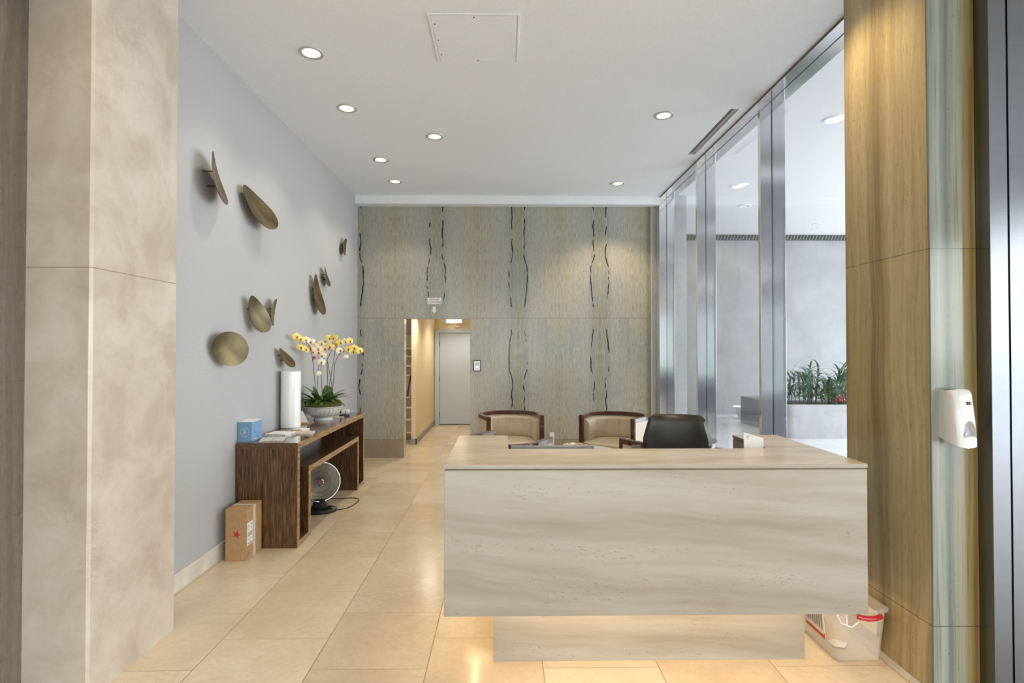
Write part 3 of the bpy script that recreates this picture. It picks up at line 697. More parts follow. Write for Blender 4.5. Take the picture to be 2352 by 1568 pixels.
# ================================================================== BACK WALL FITTINGS
t = thing('fire_alarm_sign', 'small white fire alarm control panel sign on the stone above the doorway', 'sign', (-1.070, YB, 2.371))
obj('sign_plate', bx(-0.106, 0.106, -0.004, 0.0, -0.047, 0.047), M['paper'], t)
text('sign_text', 'FIRE ALARM', 0.036, (0, -0.0045, 0.020), (R(90), 0, 0), M['ink_red'], t, sx=0.82)
text('sign_text', 'CONTROL PANEL', 0.031, (0, -0.0045, -0.022), (R(90), 0, 0), M['ink_red'], t, sx=0.80)
b = bm_new(); pts = [(-0.02, 0.05), (0.02, 0.05), (0.02, 0.0), (0.045, 0.0), (0, -0.052), (-0.045, 0.0), (-0.02, 0.0)]
prism(b, pts, 0, 0.003); o = obj('arrow_sticker', b, M['paper'], loc=(-1.075, YB - 0.0001, 2.235), rot=(R(90), 0, 0)); tag(o, 'white downward arrow sticker under the fire alarm sign', 'sticker')
t = thing('wall_control_panel', 'small framed white control panel with blue screen beside the doorway', 'control panel', (-0.423, YB, 1.39))
obj('frame', bx(-0.056, 0.056, -0.018, 0, -0.082, 0.082), M['black'], t, bevel=0.003)
obj('face_plate', bx(-0.045, 0.045, -0.022, -0.018, -0.071, 0.071), M['porcelain'], t, bevel=0.002)
obj('bezel', bx(-0.026, 0.026, -0.025, -0.022, -0.045, 0.045), M['ring'], t)
obj('screen', bx(-0.021, 0.021, -0.0265, -0.025, -0.038, 0.0), emit('blue_screen', (0.55, 0.75, 1.0), 1.0), t)
t = thing('wall_outlet', 'white outlet plate low on the stone wall between the armchairs', 'outlet', (0.71, YB, 0.32))
obj('cover_plate', bx(-0.036, 0.036, -0.007, 0, -0.058, 0.058), M['porcelain'], t, bevel=0.002)
for z in (-0.02, 0.02): obj('socket', bx(-0.017, 0.017, -0.009, -0.007, z - 0.014, z + 0.014), M['paper'], t, bevel=0.002)

# ================================================================== CORRIDOR CONTENT
t = thing('emergency_light', 'lit three panel lamp above the grey corridor door', 'wall light', (-1.10, 11.745, 2.245))
obj('housing', bx(-0.17, 0.17, 0.005, 0.025, -0.05, 0.05), M['cream_paper'], t)
obj('mounting_arm', bx(-0.15, -0.11, 0.025, 0.075, -0.02, 0.02), M['cream_paper'], t)
for (x0, x1, z0, z1) in ((-0.165, -0.09, -0.035, 0.035), (-0.085, 0.065, -0.048, 0.05), (0.07, 0.155, -0.035, 0.035)):
    obj('lamp_panel', bx(x0, x1, -0.03, 0.005, z0, z1), emit('lamp_panel', (1.0, 0.95, 0.8), 6.0), t, bevel=0.004)
b = bm_new(); tube(b, [(0.062 * math.cos(a), 0, 0.062 * math.sin(a)) for a in [2 * PI * k / 32 for k in range(32)]], 0.017, 10, closed=True)
o = obj('ring_fitting', b, M['cor_dim'], loc=(-1.035, 11.803, 2.175)); tag(o, 'cream ring fitting on the wall behind the lit corridor lamp', 'wall fitting')
t = thing('storage_shelf', 'cream shelf unit seen through the left slit of the corridor doorway', 'shelf', (-2.0, 9.95, 0))
for z in (1.65, 1.51, 1.336, 1.17, 0.78, 0.59, 0.37, 0.136): obj('shelf_board', bx(-0.45, 0.33, -0.15, 0.15, z - 0.012, z + 0.012), M['shelf_white'], t)
obj('side_panel', bx(-0.47, -0.45, -0.15, 0.15, 0, 1.9), M['shelf_white'], t); obj('side_panel', bx(0.33, 0.35, -0.15, 0.15, 0, 1.9), M['shelf_white'], t)
obj('back_panel', bx(-0.45, 0.33, 0.15, 0.17, 0, 1.9), M['cor_dim'], t)
b = bm_new(); box(b, -0.012, 0.012, -0.10, 0.02, 0, 0.38); o = obj('leaning_board', b, M['mahogany'], loc=(-1.74, 9.80, 0.795), rot=(0, R(9), 0)); tag(o, 'dark board leaning on the cream shelf in the corridor', 'board')
for (x, y, e) in ((-1.25, 9.1, 16), (-0.85, 10.9, 13)):
    l = bpy.data.lights.new('corridor_lamp', 'SPOT'); l.spot_size = R(150); l.spot_blend = 0.6; l.energy = e * 2.8; l.color = (1.0, 0.90, 0.74); l.shadow_soft_size = 0.08
    t = thing('corridor_ceiling_light', 'round corridor ceiling light, hidden above the doorway head', 'ceiling light', (x, y, 2.5), 0, 'corridor ceiling lights')
    b = bm_new(); lathe(b, [(0.02, -0.04), (0.09, -0.03), (0.10, 0.0)], 24); obj('diffuser', b, M['lamp_core'], t)
    lo = bpy.data.objects.new('lamp_glow', l); COL.objects.link(lo); lo.parent = t; lo.location = (0, 0, -0.14)

# ================================================================== RECEPTION DESK
t = thing('reception_desk', 'large travertine reception desk floating over a glowing recessed plinth', 'desk', (0.7465, 3.13, 0))
X0, X1, Y0, Y1 = -1.0465, 1.0465, -0.455, 0.45
xi0, xi1, yi = -0.7265, 0.7535, -0.03
def U(i): return [(X0 + i, Y0 + i), (X1 - i, Y0 + i), (X1 - i, Y1 - i), (xi1 + i, Y1 - i), (xi1 + i, yi - i), (xi0 - i, yi - i), (xi0 - i, Y1 - i), (X0 + i, Y1 - i)]
b = bm_new(); prism(b, U(0.0), 1.060, 1.080); b.normal_update(); bmesh.ops.recalc_face_normals(b, faces=b.faces)
for f_ in b.faces: f_.material_index = 0 if abs(f_.normal.z) > 0.5 else 1
obj('countertop', b, [M['travertine_top'], M['travertine']], t, bevel=0.0015)
b = bm_new(); prism(b, U(0.006), 1.052, 1.060); obj('shadow_gap', b, M['fabric_off'], t)
b = bm_new(); prism(b, U(0.002), 0.341, 1.052); obj('desk_body', b, M['travertine'], t, bevel=0.0015)
obj('plinth', bx(-0.8045, 0.8465, -0.237, 0.27, 0.0, 0.341), M['travertine'], t, bevel=0.001)
obj('work_surface', bx(xi0, xi1, yi, Y1 - 0.02, 0.735, 0.76), M['zebra_y'], t)
strips = [(-0.78, 0.82, -0.36, -0.34), (-0.94, -0.92, -0.30, 0.36), (0.94, 0.96, -0.30, 0.36), (-1.0, -0.82, 0.40, 0.42)]
for (x0, x1, y0, y1) in strips: tag(obj('light_strip', bx(x0, x1, y0, y1, 0.333, 0.3415), M['led'], t), 'warm glowing strip under the desk')

# things at the desk
t = thing('monitor', 'dark flat monitor whose top edge just shows behind the counter', 'monitor', (0.285, 3.27, 0.76))
obj('screen_panel', bx(-0.25, 0.25, -0.012, 0.015, 0.045, 0.307), M['grey_block'], t, bevel=0.004)
obj('display', bx(-0.24, 0.24, 0.015, 0.017, 0.055, 0.295), M['black'], t)
obj('stand', bx(-0.03, 0.03, 0.0, 0.03, 0.0, 0.06), M['black'], t); obj('foot', bx(-0.10, 0.10, -0.06, 0.09, 0.0, 0.01), M['black'], t, bevel=0.003)
b = bm_new(); box(b, -0.07, 0.07, -0.05, 0.05, 0.0, 0.15); o = obj('document_tray', b, M['black'], loc=(1.42, 3.175, 0.76), bevel=0.004); tag(o, 'black tray on the work surface that holds up the white card', 'tray')
t = thing('paper_card', 'white printed card standing up at the inner right corner of the desk', 'card', (1.440, 3.135, 0.91), R(-4))
b = bm_new(); pr = [(-0.055, 0), (0.052, 0), (0.052, 0.222), (-0.060, 0.254)]; prism(b, pr, -0.001, 0.001)
o = obj('sheet', b, M['paper'], t, rot=(R(90), 0, 0))
b = bm_new(); box(b, -0.045, -0.020, -0.0015, -0.001, 0.232, 0.236); box(b, -0.045, -0.030, -0.0015, -0.001, 0.222, 0.226); obj('printed_mark', b, M['ink_grey'], t)

# office chair
t = thing('office_chair', 'black leather office chair behind the reception desk', 'chair', (1.27, 4.02, 0), R(-14))
def wf(v): 
    pts = [(0, .13), (.05, .155), (.40, .212), (.60, .243), (.68, .243), (.93, .203), (.97, .195), (1.0, .165)]
    for (a, p), (c, q) in zip(pts, pts[1:]):
        if v <= c: return p + (q - p) * (v - a) / (c - a)
    return pts[-1][1]
b = bm_new(); pillow(b, wf, lambda v: 0.60 + 0.56 * v, 0.040, 20, 20, yoff=lambda u, v: -0.05 * u * u + 0.05 * v, ex=9); obj('backrest', b, M['blackleather'], t)
b = bm_new(); pillow(b, lambda v: 0.25, lambda v: v, 0.045, 16, 16, ex=6)
for vtx in b.verts: vtx.co = Vector((vtx.co.x, -0.52 + 0.50 * vtx.co.z, 0.50 + vtx.co.y))
obj('seat', b, M['blackleather'], t)
for sx in (-1, 1):
    b = bm_new(); box(b, sx * 0.29 - 0.035, sx * 0.29 + 0.035, -0.30, -0.02, 0.90, 0.935); am = obj('armrest', b, M['black'], t, bevel=0.015, segs=4)
    b = bm_new(); tube(b, [(sx * 0.29, -0.16, 0.90), (sx * 0.295, -0.16, 0.62), (sx * 0.22, -0.2, 0.475)], 0.016, 10); obj('armrest_post', b, M['black'], t)
b = bm_new(); tube(b, [(0, 0.02, 0.66), (0, 0.05, 0.52), (0, -0.2, 0.45)], 0.025, 10); obj('back_bracket', b, M['black'], t)
b = bm_new(); lathe(b, [(0.03, 0.09), (0.03, 0.28), (0.02, 0.28), (0.02, 0.45), (0.06, 0.455)], 20, 0, -0.25); obj('gas_column', b, M['chrome'], t)
for k in range(5):
    a = 2 * PI * k / 5 + 0.3; ex_, ey = 0.30 * math.cos(a), -0.25 + 0.30 * math.sin(a)
    b = bm_new(); tube(b, [(0, -0.25, 0.12), (ex_, ey, 0.075)], [0.026, 0.016], 8); lg = obj('base_leg', b, M['chrome'], t)
    b = bm_new(); tube(b, [(ex_ - 0.02 * math.sin(a), ey + 0.02 * math.cos(a), 0.030), (ex_ + 0.02 * math.sin(a), ey - 0.02 * math.cos(a), 0.030)], 0.030, 16); obj('caster', b, M['black'], lg)

# ================================================================== ARMCHAIRS
def plan():
    p = []
    for k in range(5): t_ = k / 5; p.append((-0.355 - 0.035 * t_, -0.32 + 0.32 * t_))
    for k in range(25): a = PI - PI * k / 24; p.append((0.39 * math.cos(a), 0.36 * math.sin(a)))
    for k in range(5): t_ = (k + 1) / 5; p.append((0.39 - 0.035 * t_, -0.32 * t_))
    return p
PL = plan()
def make_armchair(name='tub_armchair'):
    t = thing(name, 'x', 'armchair')
    b = bm_new(); sweep_rect(b, PL, -0.028, 0.030, 0.730, 0.780); obj('top_rail', b, M['mahogany'], t, bevel=0.004)
    b = bm_new(); sweep_rect(b, PL, -0.012, 0.024, 0.155, 0.730); obj('shell', b, M['cream'], t)
    b = bm_new(); sweep_rect(b, PL, -0.020, 0.028, 0.105, 0.155); obj('base_rail', b, M['mahogany'], t, bevel=0.003)
    # inner tufted padding
    inner = PL[1:-1]; n = len(inner); b = bm_new(); rows = []
    btn = [6, 10, 14, 18, 22, 26]
    for j in range(9):
        z = 0.40 + 0.325 * j / 8; r = []
        for i, (x, y) in enumerate(inner):
            tx = inner[min(i + 1, n - 1)][0] - inner[max(i - 1, 0)][0]; ty = inner[min(i + 1, n - 1)][1] - inner[max(i - 1, 0)][1]
            L = math.hypot(tx, ty); nx, ny = -ty / L, tx / L
            th = 0.075 * (1 - abs(2 * j / 8 - 1) ** 4) ** 0.5 + 0.012
            dmp = 0
            for q in btn: dmp += math.exp(-((i - q) ** 2) / 1.2) * (0.35 + 0.65 * math.exp(-((z - 0.63) ** 2) / 0.002)) * (1 if z < 0.66 else 0.5)
            th -= 0.034 * min(1, dmp)
            r.append(b.verts.new((x - nx * th, y - ny * th, z)))
        rows.append(r)
    for j in range(8):
        for i in range(n - 1): b.faces.new((rows[j][i], rows[j][i + 1], rows[j + 1][i + 1], rows[j + 1][i]))
    # close to the shell
    bk = [b.verts.new((x, y, 0.725)) for x, y in inner]; bk0 = [b.verts.new((x, y, 0.40)) for x, y in inner]
    for i in range(n - 1):
        b.faces.new((rows[8][i], rows[8][i + 1], bk[i + 1], bk[i])); b.faces.new((rows[0][i + 1], rows[0][i], bk0[i], bk0[i + 1]))
    b.faces.new([rows[j][0] for j in range(9)] + [bk[0], bk0[0]]); b.faces.new([rows[j][-1] for j in reversed(range(9))] + [bk0[-1], bk[-1]])
    obj('back_padding', b, M['cream'], t)
    pd = t.children[-1] if t.children else None
    for q in btn:
        x, y = inner[q]; tx = inner[q + 1][0] - inner[q - 1][0]; ty = inner[q + 1][1] - inner[q - 1][1]; L = math.hypot(tx, ty); nx, ny = -ty / L, tx / L
        b = bm_new(); sphere(b, (x - nx * 0.056, y - ny * 0.056, 0.63), 0.014, seg=10, rings=6); obj('button', b, M['cream'], t)
    # seat cushion
    sc = [(x * 0.86, (y + 0.0) * 0.80 if y > 0 else y) for x, y in PL]; sc[0] = (-0.33, -0.345); sc[-1] = (0.33, -0.345)
    b = bm_new(); prism(b, sc, 0.27, 0.44); obj('seat_cushion', b, M['cream'], t, bevel=0.028, segs=4)
    b = bm_new(); prism(b, [(x * 0.9, y * 0.9) for x, y in PL], 0.12, 0.265); obj('seat_base', b, M['cream'], t, bevel=0.01)
    for sx in (-1, 1):
        obj('front_post', bx(sx * 0.355 - 0.028, sx * 0.355 + 0.028, -0.345, -0.300, 0, 0.781), M['mahogany'], t, bevel=0.003)
        obj('back_leg', bx(sx * 0.22 - 0.02, sx * 0.22 + 0.02, 0.245, 0.285, 0, 0.11), M['mahogany'], t, bevel=0.003)
    return t
arm = make_armchair()
spots = [((0.057, 7.33), 13.8, 'cream tub armchair facing the desk, left of the pair by the stone wall'),
         ((1.477, 7.19), -34.8, 'cream tub armchair by the stone wall, beside the steel trim, pale side showing'),
         ((-0.028, 5.30), 144, 'tub armchair turned away, mostly hidden behind the left end of the desk'),
         ((1.618, 5.22), 216, 'tub armchair turned away, hidden behind the black office chair')]
for i, (p, a, lab) in enumerate(spots):
    o = arm if i == 0 else copy_tree(arm)
    o.location = (p[0], p[1], 0); o.rotation_euler = (0, 0, R(a)); o['label'] = lab; o['group'] = 'tub armchairs around the coffee table'

t = thing('coffee_table', 'low round cream coffee table between the four armchairs', 'coffee table', (0.80, 5.95, 0))
b = bm_new(); lathe(b, [(0.45, 0.485), (0.47, 0.495), (0.47, 0.515), (0.46, 0.52)], 48); obj('tabletop', b, M['porcelain'], t)
b = bm_new(); lathe(b, [(0.26, 0.0), (0.26, 0.02), (0.06, 0.05), (0.05, 0.40), (0.16, 0.485)], 32); obj('pedestal', b, M['mahogany'], t)
t = thing('decorative_bowl', 'shallow patterned bowl on the coffee table', 'bowl', (0.79, 6.06, 0.52))
b = bm_new(); lathe(b, [(0.05, 0.0), (0.07, 0.012), (0.13, 0.030), (0.16, 0.055), (0.155, 0.058), (0.12, 0.036), (0.06, 0.020), (0.01, 0.018)], 40)
m, nt, out = new_mat('patterned_glaze'); h = NT(nt); tc = h.n('TexCoord').outputs['Object']
vo = h.n('TexVoronoi', Vector=tc); vo.inputs['Scale'].default_value = 30
finish(nt, out, h.ramp(vo.outputs[0], [(0.1, (0.12, 0.08, 0.05)), (0.35, (0.65, 0.55, 0.42)), (0.7, (0.35, 0.22, 0.12))]), 0.25)
obj('dish', b, m, t)
b = bm_new(); tube(b, [(0.158 * math.cos(2 * PI * k / 40), 0.158 * math.sin(2 * PI * k / 40), 0.057) for k in range(40)], 0.004, 6, closed=True); obj('rim', b, M['vent_dark'], t)

# ================================================================== CONSOLE TABLE
t = thing('console_table', 'long striped dark wood console table against the left wall', 'console table', (XL, 5.612, 0))
XF = 0.518; L2 = 1.072; HT = 0.867; TK = 0.05
def pr_box(name, y0, y1, z0, z1, mat, x1=XF - 0.002): return obj(name, bx(0.012, x1, y0, y1, z0, z1), mat, t)
g = pr_box('tabletop', -L2, L2, HT - TK, HT, M['zebra_y'])
pr_box('end_panel', -L2, -L2 + TK, 0, HT - TK, M['zebra']); pr_box('end_panel', L2 - TK, L2, 0, HT - TK, M['zebra'])
pr_box('bottom_runner', -L2 + TK, -0.765, 0, TK, M['zebra_y']); pr_box('bottom_runner', 0.765, L2 - TK, 0, TK, M['zebra_y'])
pr_box('inner_upright', -0.815, -0.765, TK, 0.62, M['zebra']); pr_box('inner_upright', 0.765, 0.815, TK, 0.62, M['zebra'])
pr_box('shelf', -0.765, 0.765, 0.57, 0.62, M['zebra_y'])
b = bm_new()
E = [(-L2, L2, HT - TK, HT), (-L2, -L2 + TK, 0, HT - TK), (L2 - TK, L2, 0, HT - TK), (-L2 + TK, -0.765, 0, TK), (0.765, L2 - TK, 0, TK), (-0.815, -0.765, TK, 0.62), (0.765, 0.815, TK, 0.62), (-0.765, 0.765, 0.57, 0.62)]
for (y0, y1, z0, z1) in E: box(b, XF - 0.002, XF, y0, y1, z0, z1)
obj('edge_band', b, M['zebra_edge'], t, smooth=False)

# ---- on the console
ZC = HT
t = thing('gift_box', 'small blue box with round line emblem at the near end of the console', 'box', (-2.172, 4.675, ZC))
obj('carton', bx(-0.058, 0.058, -0.095, 0.095, 0, 0.168), M['blue'], t, bevel=0.001)
obj('lid', bx(-0.058, 0.058, -0.095, 0.095, 0.168, 0.172), M['paper'], t)
b = bm_new()
def ring2d(b, cx, cz, r, th=0.0011, y=-0.0955, sx=1.0): tube(b, [(cx + sx * r * math.cos(2 * PI * k / 28), y, cz + r * math.sin(2 * PI * k / 28)) for k in range(28)], th, 4, closed=True)
ring2d(b, 0.0, 0.085, 0.036, 0.0014); ring2d(b, 0.001, 0.105, 0.006); ring2d(b, 0.001, 0.092, 0.0065); ring2d(b, -0.004, 0.078, 0.0065); ring2d(b, 0.006, 0.078, 0.0065)
box(b, -0.008, 0.008, -0.0958, -0.095, 0.062, 0.064); obj('emblem', b, M['cream_ink'], t)
b = bm_new(); tube(b, [(0.0585, -0.06, 0.10), (0.0585, 0.0, 0.05), (0.0585, 0.05, 0.015)], 0.001, 4); obj('printed_line', b, M['ink'], t)
b = bm_new(); box(b, 0.058, 0.0586, -0.05, 0.0, 0.018, 0.024); obj('printed_text', b, M['paper'], t)

def paper_pack(name, label, cat, x, y, w, l, hgt, rz, mat, n=3, z=ZC, seed=1):
    rr = random.Random(seed)
    t = thing(name, label, cat, (x, y, z), R(rz))
    for k in range(n):
        b = bm_new(); g_ = 8; rows = []
        dx, dy = rr.uniform(-.006, .006), rr.uniform(-.006, .006)
        z0 = hgt * k / n; z1 = hgt * (k + 0.85) / n
        for j in range(g_ + 1):
            r1 = []
            for i in range(g_ + 1):
                u, v = i / g_ - .5, j / g_ - .5
                wob = 0.22 * hgt / n * math.sin(7 * u + 3 * v + k) 
                r1.append(((u * w + dx, v * l + dy), wob))
            rows.append(r1)
        tp = [[b.verts.new((p[0], p[1], z1 + wob)) for p, wob in r1] for r1 in rows]; bt = [[b.verts.new((p[0], p[1], max(0.0002, z0 + (wob if k else 0)))) for p, wob in r1] for r1 in rows]
        for j in range(g_):
            for i in range(g_):
                b.faces.new((tp[j][i], tp[j][i + 1], tp[j + 1][i + 1], tp[j + 1][i])); b.faces.new((bt[j][i], bt[j + 1][i], bt[j + 1][i + 1], bt[j][i + 1]))
        for i in range(g_):
            b.faces.new((tp[0][i + 1], tp[0][i], bt[0][i], bt[0][i + 1])); b.faces.new((tp[g_][i], tp[g_][i + 1], bt[g_][i + 1], bt[g_][i]))
            b.faces.new((tp[i][0], tp[i + 1][0], bt[i + 1][0], bt[i][0])); b.faces.new((tp[i + 1][g_], tp[i][g_], bt[i][g_], bt[i + 1][g_]))
        obj('envelope' if name != 'notepad' else 'page_block', b, mat[k % len(mat)], t)
    return t
def print_mat(name, c, k, sc=60):
    m, nt, out = new_mat(name); h = NT(nt); tc = h.n('TexCoord').outputs['Object']
    nz = h.noise(tc, sc, 2, 0.6)
    finish(nt, out, h.mix(h.step(nz, 0.52, 0.58), c, k), 0.5); return m
M['print_w'] = print_mat('printed_paper', (0.72, 0.70, 0.66), (0.30, 0.28, 0.28))
M['print_b'] = print_mat('kraft_print', (0.62, 0.50, 0.34), (0.74, 0.70, 0.64), 30)
paper_pack('mail_stack', 'printed flyers and mailers lying in front of the blue box', 'mail', -1.985, 4.70, 0.19, 0.17, 0.013, 14, [M['print_b'], M['print_w']], 2, seed=3)
paper_pack('mail_stack', 'crumpled printed plastic mailers beside the blue box', 'mail', -2.02, 4.92, 0.20, 0.16, 0.030, -10, [M['print_w'], M['print_w'], M['paper']], 3, seed=5)
paper_pack('padded_envelope', 'brown padded envelope in front of the white cylinder vase', 'envelope', -1.87, 5.05, 0.21, 0.13, 0.020, 6, [M['print_b']], 1, seed=8)
paper_pack('notepad', 'small cream notepad at the foot of the white cylinder vase', 'notepad', -1.955, 5.24, 0.13, 0.11, 0.018, -20, [M['cream_paper'], M['paper']], 2, seed=9)

t = thing('cylinder_vase', 'tall plain white cylinder vase on the console', 'vase', (-2.128, 5.44, ZC))
b = bm_new(); lathe(b, [(0.088, 0.0), (0.095, 0.006), (0.095, 0.553), (0.092, 0.557), (0.088, 0.553), (0.087, 0.012), (0.02, 0.010)], 48); obj('vase_wall', b, M['porcelain'], t)

# folded card behind the bowl
t = thing('folded_card', 'white folded card standing between the vase and the orchid bowl', 'card', (-2.10, 5.72, ZC), R(10))
b = bm_new(); prism(b, [(-0.045, 0), (0.045, 0), (-0.01, 0.13), (-0.03, 0.13)], -0.001, 0.001); obj('card_front', b, M['paper'], t, loc=(0, -0.02, 0), rot=(R(80), 0, 0))
b = bm_new(); prism(b, [(-0.045, 0), (0.045, 0), (-0.01, 0.13), (-0.03, 0.13)], -0.001, 0.001); obj('card_back', b, M['paper'], t, loc=(0, 0.026, 0), rot=(R(100), 0, 0))
b = bm_new(); box(b, -0.02, 0.04, -0.0235, -0.021, 0.002, 0.016); obj('printed_border', b, simple('orange_print', (0.6, 0.25, 0.06), 0.6), t)

# ---- orchid bowl
t = thing('potted_orchids', 'yellow and white orchids in a wide footed white bowl on the console', 'potted plant', (-2.0, 6.03, ZC))
b = bm_new(); lathe(b, [(0.098, 0.0), (0.100, 0.012), (0.088, 0.022), (0.092, 0.030), (0.135, 0.050), (0.172, 0.085), (0.192, 0.135), (0.212, 0.147), (0.212, 0.153), (0.194, 0.152), (0.186, 0.14), (0.16, 0.09), (0.02, 0.06)], 56)
bowl = obj('bowl', b, M['bowl'], t)
for k in range(28):
    a = 2 * PI * k / 28; b = bm_new(); tube(b, [(0.148 * math.cos(a), 0.148 * math.sin(a), 0.060), (0.176 * math.cos(a), 0.176 * math.sin(a), 0.086), (0.190 * math.cos(a), 0.190 * math.sin(a), 0.124)], 0.0028, 5)
    obj('fluting', b, M['bowl'], bowl)
b = bm_new(); rr = random.Random(2)
lathe(b, [(0.186, 0.135), (0.192, 0.154), (0.19, 0.190), (0.15, 0.215), (0.06, 0.225), (0.01, 0.226)], 30)
for k in range(320):
    a, q = rr.uniform(0, 2 * PI), math.sqrt(rr.random()) * 0.195
    sphere(b, (q * math.cos(a), q * math.sin(a), 0.207 - 0.35 * max(0, q - .12) + rr.uniform(-.01, .012)), rr.uniform(.007, .015), seg=6, rings=4)
tag(obj('moss', b, M['moss'], t), kind='stuff')
# leaves: direction in plan (deg), elevation, length, width, arch, base
LV = [(180, 40, .20, .045, 1.3, -.07, -.02), (175, 62, .25, .045, .7, -.04, -.05), (205, 30, .19, .05, 1.0, -.05, -.06), (160, 82, .17, .075, .2, -.09, .02), (30, 50, .24, .05, .6, -.05, -.07),
      (0, 32, .27, .05, .5, .02, -.05), (350, 20, .28, .045, .25, .03, -.02), (340, 15, .27, .055, .9, .04, -.07), (15, 45, .24, .045, .5, .03, .02), (100, 82, .17, .08, .25, .05, .03),
      (120, 80, .18, .08, .2, .02, .05), (290, 20, .20, .055, 1.0, .0, -.08), (250, 15, .18, .055, 1.0, -.05, -.08), (310, 25, .20, .05, .9, .06, -.06), (230, 25, .22, .05, .9, -.02, -.04), (60, 40, .2, .05, .7, .08, .04), (215, 50, .22, .065, .8, -.08, -.06), (255, 55, .20, .07, .8, -.02, -.08), (300, 50, .20, .065, .9, .05, -.08), (335, 40, .23, .065, .7, .08, -.05), (200, 20, .17, .06, .9, -.08, -.08), (270, 30, .18, .06, 1.1, .02, -.1)]
for (az, el, ln, wd, ar, bx_, by_) in LV:
    b = bm_new(); d_ = (math.cos(R(az)) * math.cos(R(el)), math.sin(R(az)) * math.cos(R(el)), math.sin(R(el)))
    blade(b, (bx_, by_, 0.20), d_, ln, wd * 1.35, ar, segs=9, fold=0.3)
    for v_ in b.verts: v_.co.x = max(v_.co.x, -0.222)
    obj('leaf', b, M['leaf'], t)
def flower_bm(size, yellow, rr):
    """phalaenopsis: faces -Y"""
    b = bm_new()
    def petal(ang, ln, wd, mi):
        c, s = math.cos(ang), math.sin(ang); vs = []
        N = 7; rows = []
        for i in range(N + 1):
            t_ = i / N; w = wd * math.sin(PI * min(1, t_ * 0.92 + 0.06)) ** 0.75; rr_ = ln * t_
            y = -0.10 * ln + 0.25 * ln * t_ * t_
            rows.append([b.verts.new((c * rr_ - s * q * w, y + abs(q) * 0.06 * ln, s * rr_ + c * q * w)) for q in (-1, -.5, 0, .5, 1)])
        for i in range(N):
            for k in range(4): b.faces.new((rows[i][k], rows[i][k + 1], rows[i + 1][k + 1], rows[i + 1][k])).material_index = mi
    mi = 1 if yellow else 0
    petal(R(90), size * 0.50, size * 0.17, mi); petal(R(215), size * 0.48, size * 0.16, mi); petal(R(325), size * 0.48, size * 0.16, mi)
    petal(R(12), size * 0.52, size * 0.30, mi); petal(R(168), size * 0.52, size * 0.30, mi)
    sphere(b, (0, -0.10 * size, -0.06 * size), size * 0.095, 1, 1, 1.3, 8, 6, 2)
    return b
# stems: path px-measured: base (dx) -> top, then arching spray; local coords (x, y, z above console)
K = 1 / 207.0
def P(px, py, y=0.0):
    y = y - max(0.0, 735 - px) / 51 * 0.36 if py < 835 else y
    q = (6.03 + y) / 1250
    return ((px - 1160) * q + 2.0, y, 1.65 - (py - 800) * q - ZC)
ST = [
    ([P(727, 893, -.02), P(723, 850, -.03), P(720, 825, -.04), P(716, 800, -.05), P(700, 780, -.05), P(684, 770, -.05)], [(684, 773, 1), (693, 779, 1), (705, 781, 0), (716, 785, 0)], -.05),
    ([P(731, 893, .0), P(733, 855, .02), P(735, 828, .02), P(728, 805, .02), P(712, 797, .02), P(692, 797, .02)], [(694, 798, 1), (705, 802, 1), (716, 801, 0), (722, 808, 0), (724, 795, 0), (724, 822, 2)], .0),
    ([P(742, 897, -.04), P(740, 860, -.05), P(740, 838, -.05), P(741, 815, -.05), P(738, 805, -.05)], [(740, 831, 0), (742, 816, 0), (734, 809, 0), (733, 802, 0), (735, 857, 3)], -.06),
    ([P(755, 885, .02), P(754, 850, .02), P(754, 825, .02), P(762, 807, .02), P(766, 790, .02), P(762, 775, .02)], [(741, 789, 0), (750, 783, 0), (759, 777, 1), (768, 776, 1), (760, 796, 1), (747, 801, 1), (757, 800, 0)], .0),
    ([P(764, 885, .05), P(758, 850, .05), P(754, 830, .05)], [], .05),
    ([P(766, 900, -.03), P(769, 860, -.03), P(771, 835, -.03), P(780, 815, -.03), P(793, 806, -.03), P(810, 800, -.03), P(828, 806, -.03)], [(828, 805, 1), (815, 799, 1), (802, 802, 1), (796, 819, 3), (782, 805, 0), (812, 807, 1)], -.04),
    ([P(757, 893, .06), P(768, 830, .08), P(773, 800, .08), P(785, 786, .08), P(806, 783, .08)], [(805, 783, 1), (794, 785, 0), (784, 787, 1), (774, 790, 1)], .07),
]
rr = random.Random(11)
for (path, fl, yy) in ST:
    b = bm_new()
    vs = [Vector((path[0][0], path[0][1], 0.20))] + [Vector(p) for p in path]; sm = []
    for i in range(len(vs) - 1):
        p0, p1, p2, p3 = vs[max(i - 1, 0)], vs[i], vs[i + 1], vs[min(i + 2, len(vs) - 1)]
        for k in range(5):
            q = k / 5; sm.append(0.5 * ((2 * p1) + (-p0 + p2) * q + (2 * p0 - 5 * p1 + 4 * p2 - p3) * q * q + (-p0 + 3 * p1 - 3 * p2 + p3) * q ** 3))
    sm.append(vs[-1]); tube(b, sm, 0.0032, 6); stem = obj('flower_stem', b, M['stem'], t)
    for (px, py, kind) in fl:
        p = P(px, py, yy - 0.02)
        if kind == 3: fb = flower_bm(0.060, False, rr); mt = [M['pet_w'], M['pet_y'], M['pet_w']]
        elif kind == 2: fb = flower_bm(0.045, False, rr); mt = [M['pet_c'], M['pet_y'], M['pet_c']]
        else: fb = flower_bm(0.092, kind == 1, rr); mt = [M['pet_w'], M['pet_y'], M['pet_c']]
        obj('flower', fb, mt, stem, loc=p, rot=(R(rr.uniform(-15, 15)), R(rr.uniform(-20, 20)), R(rr.uniform(-5, 55))))

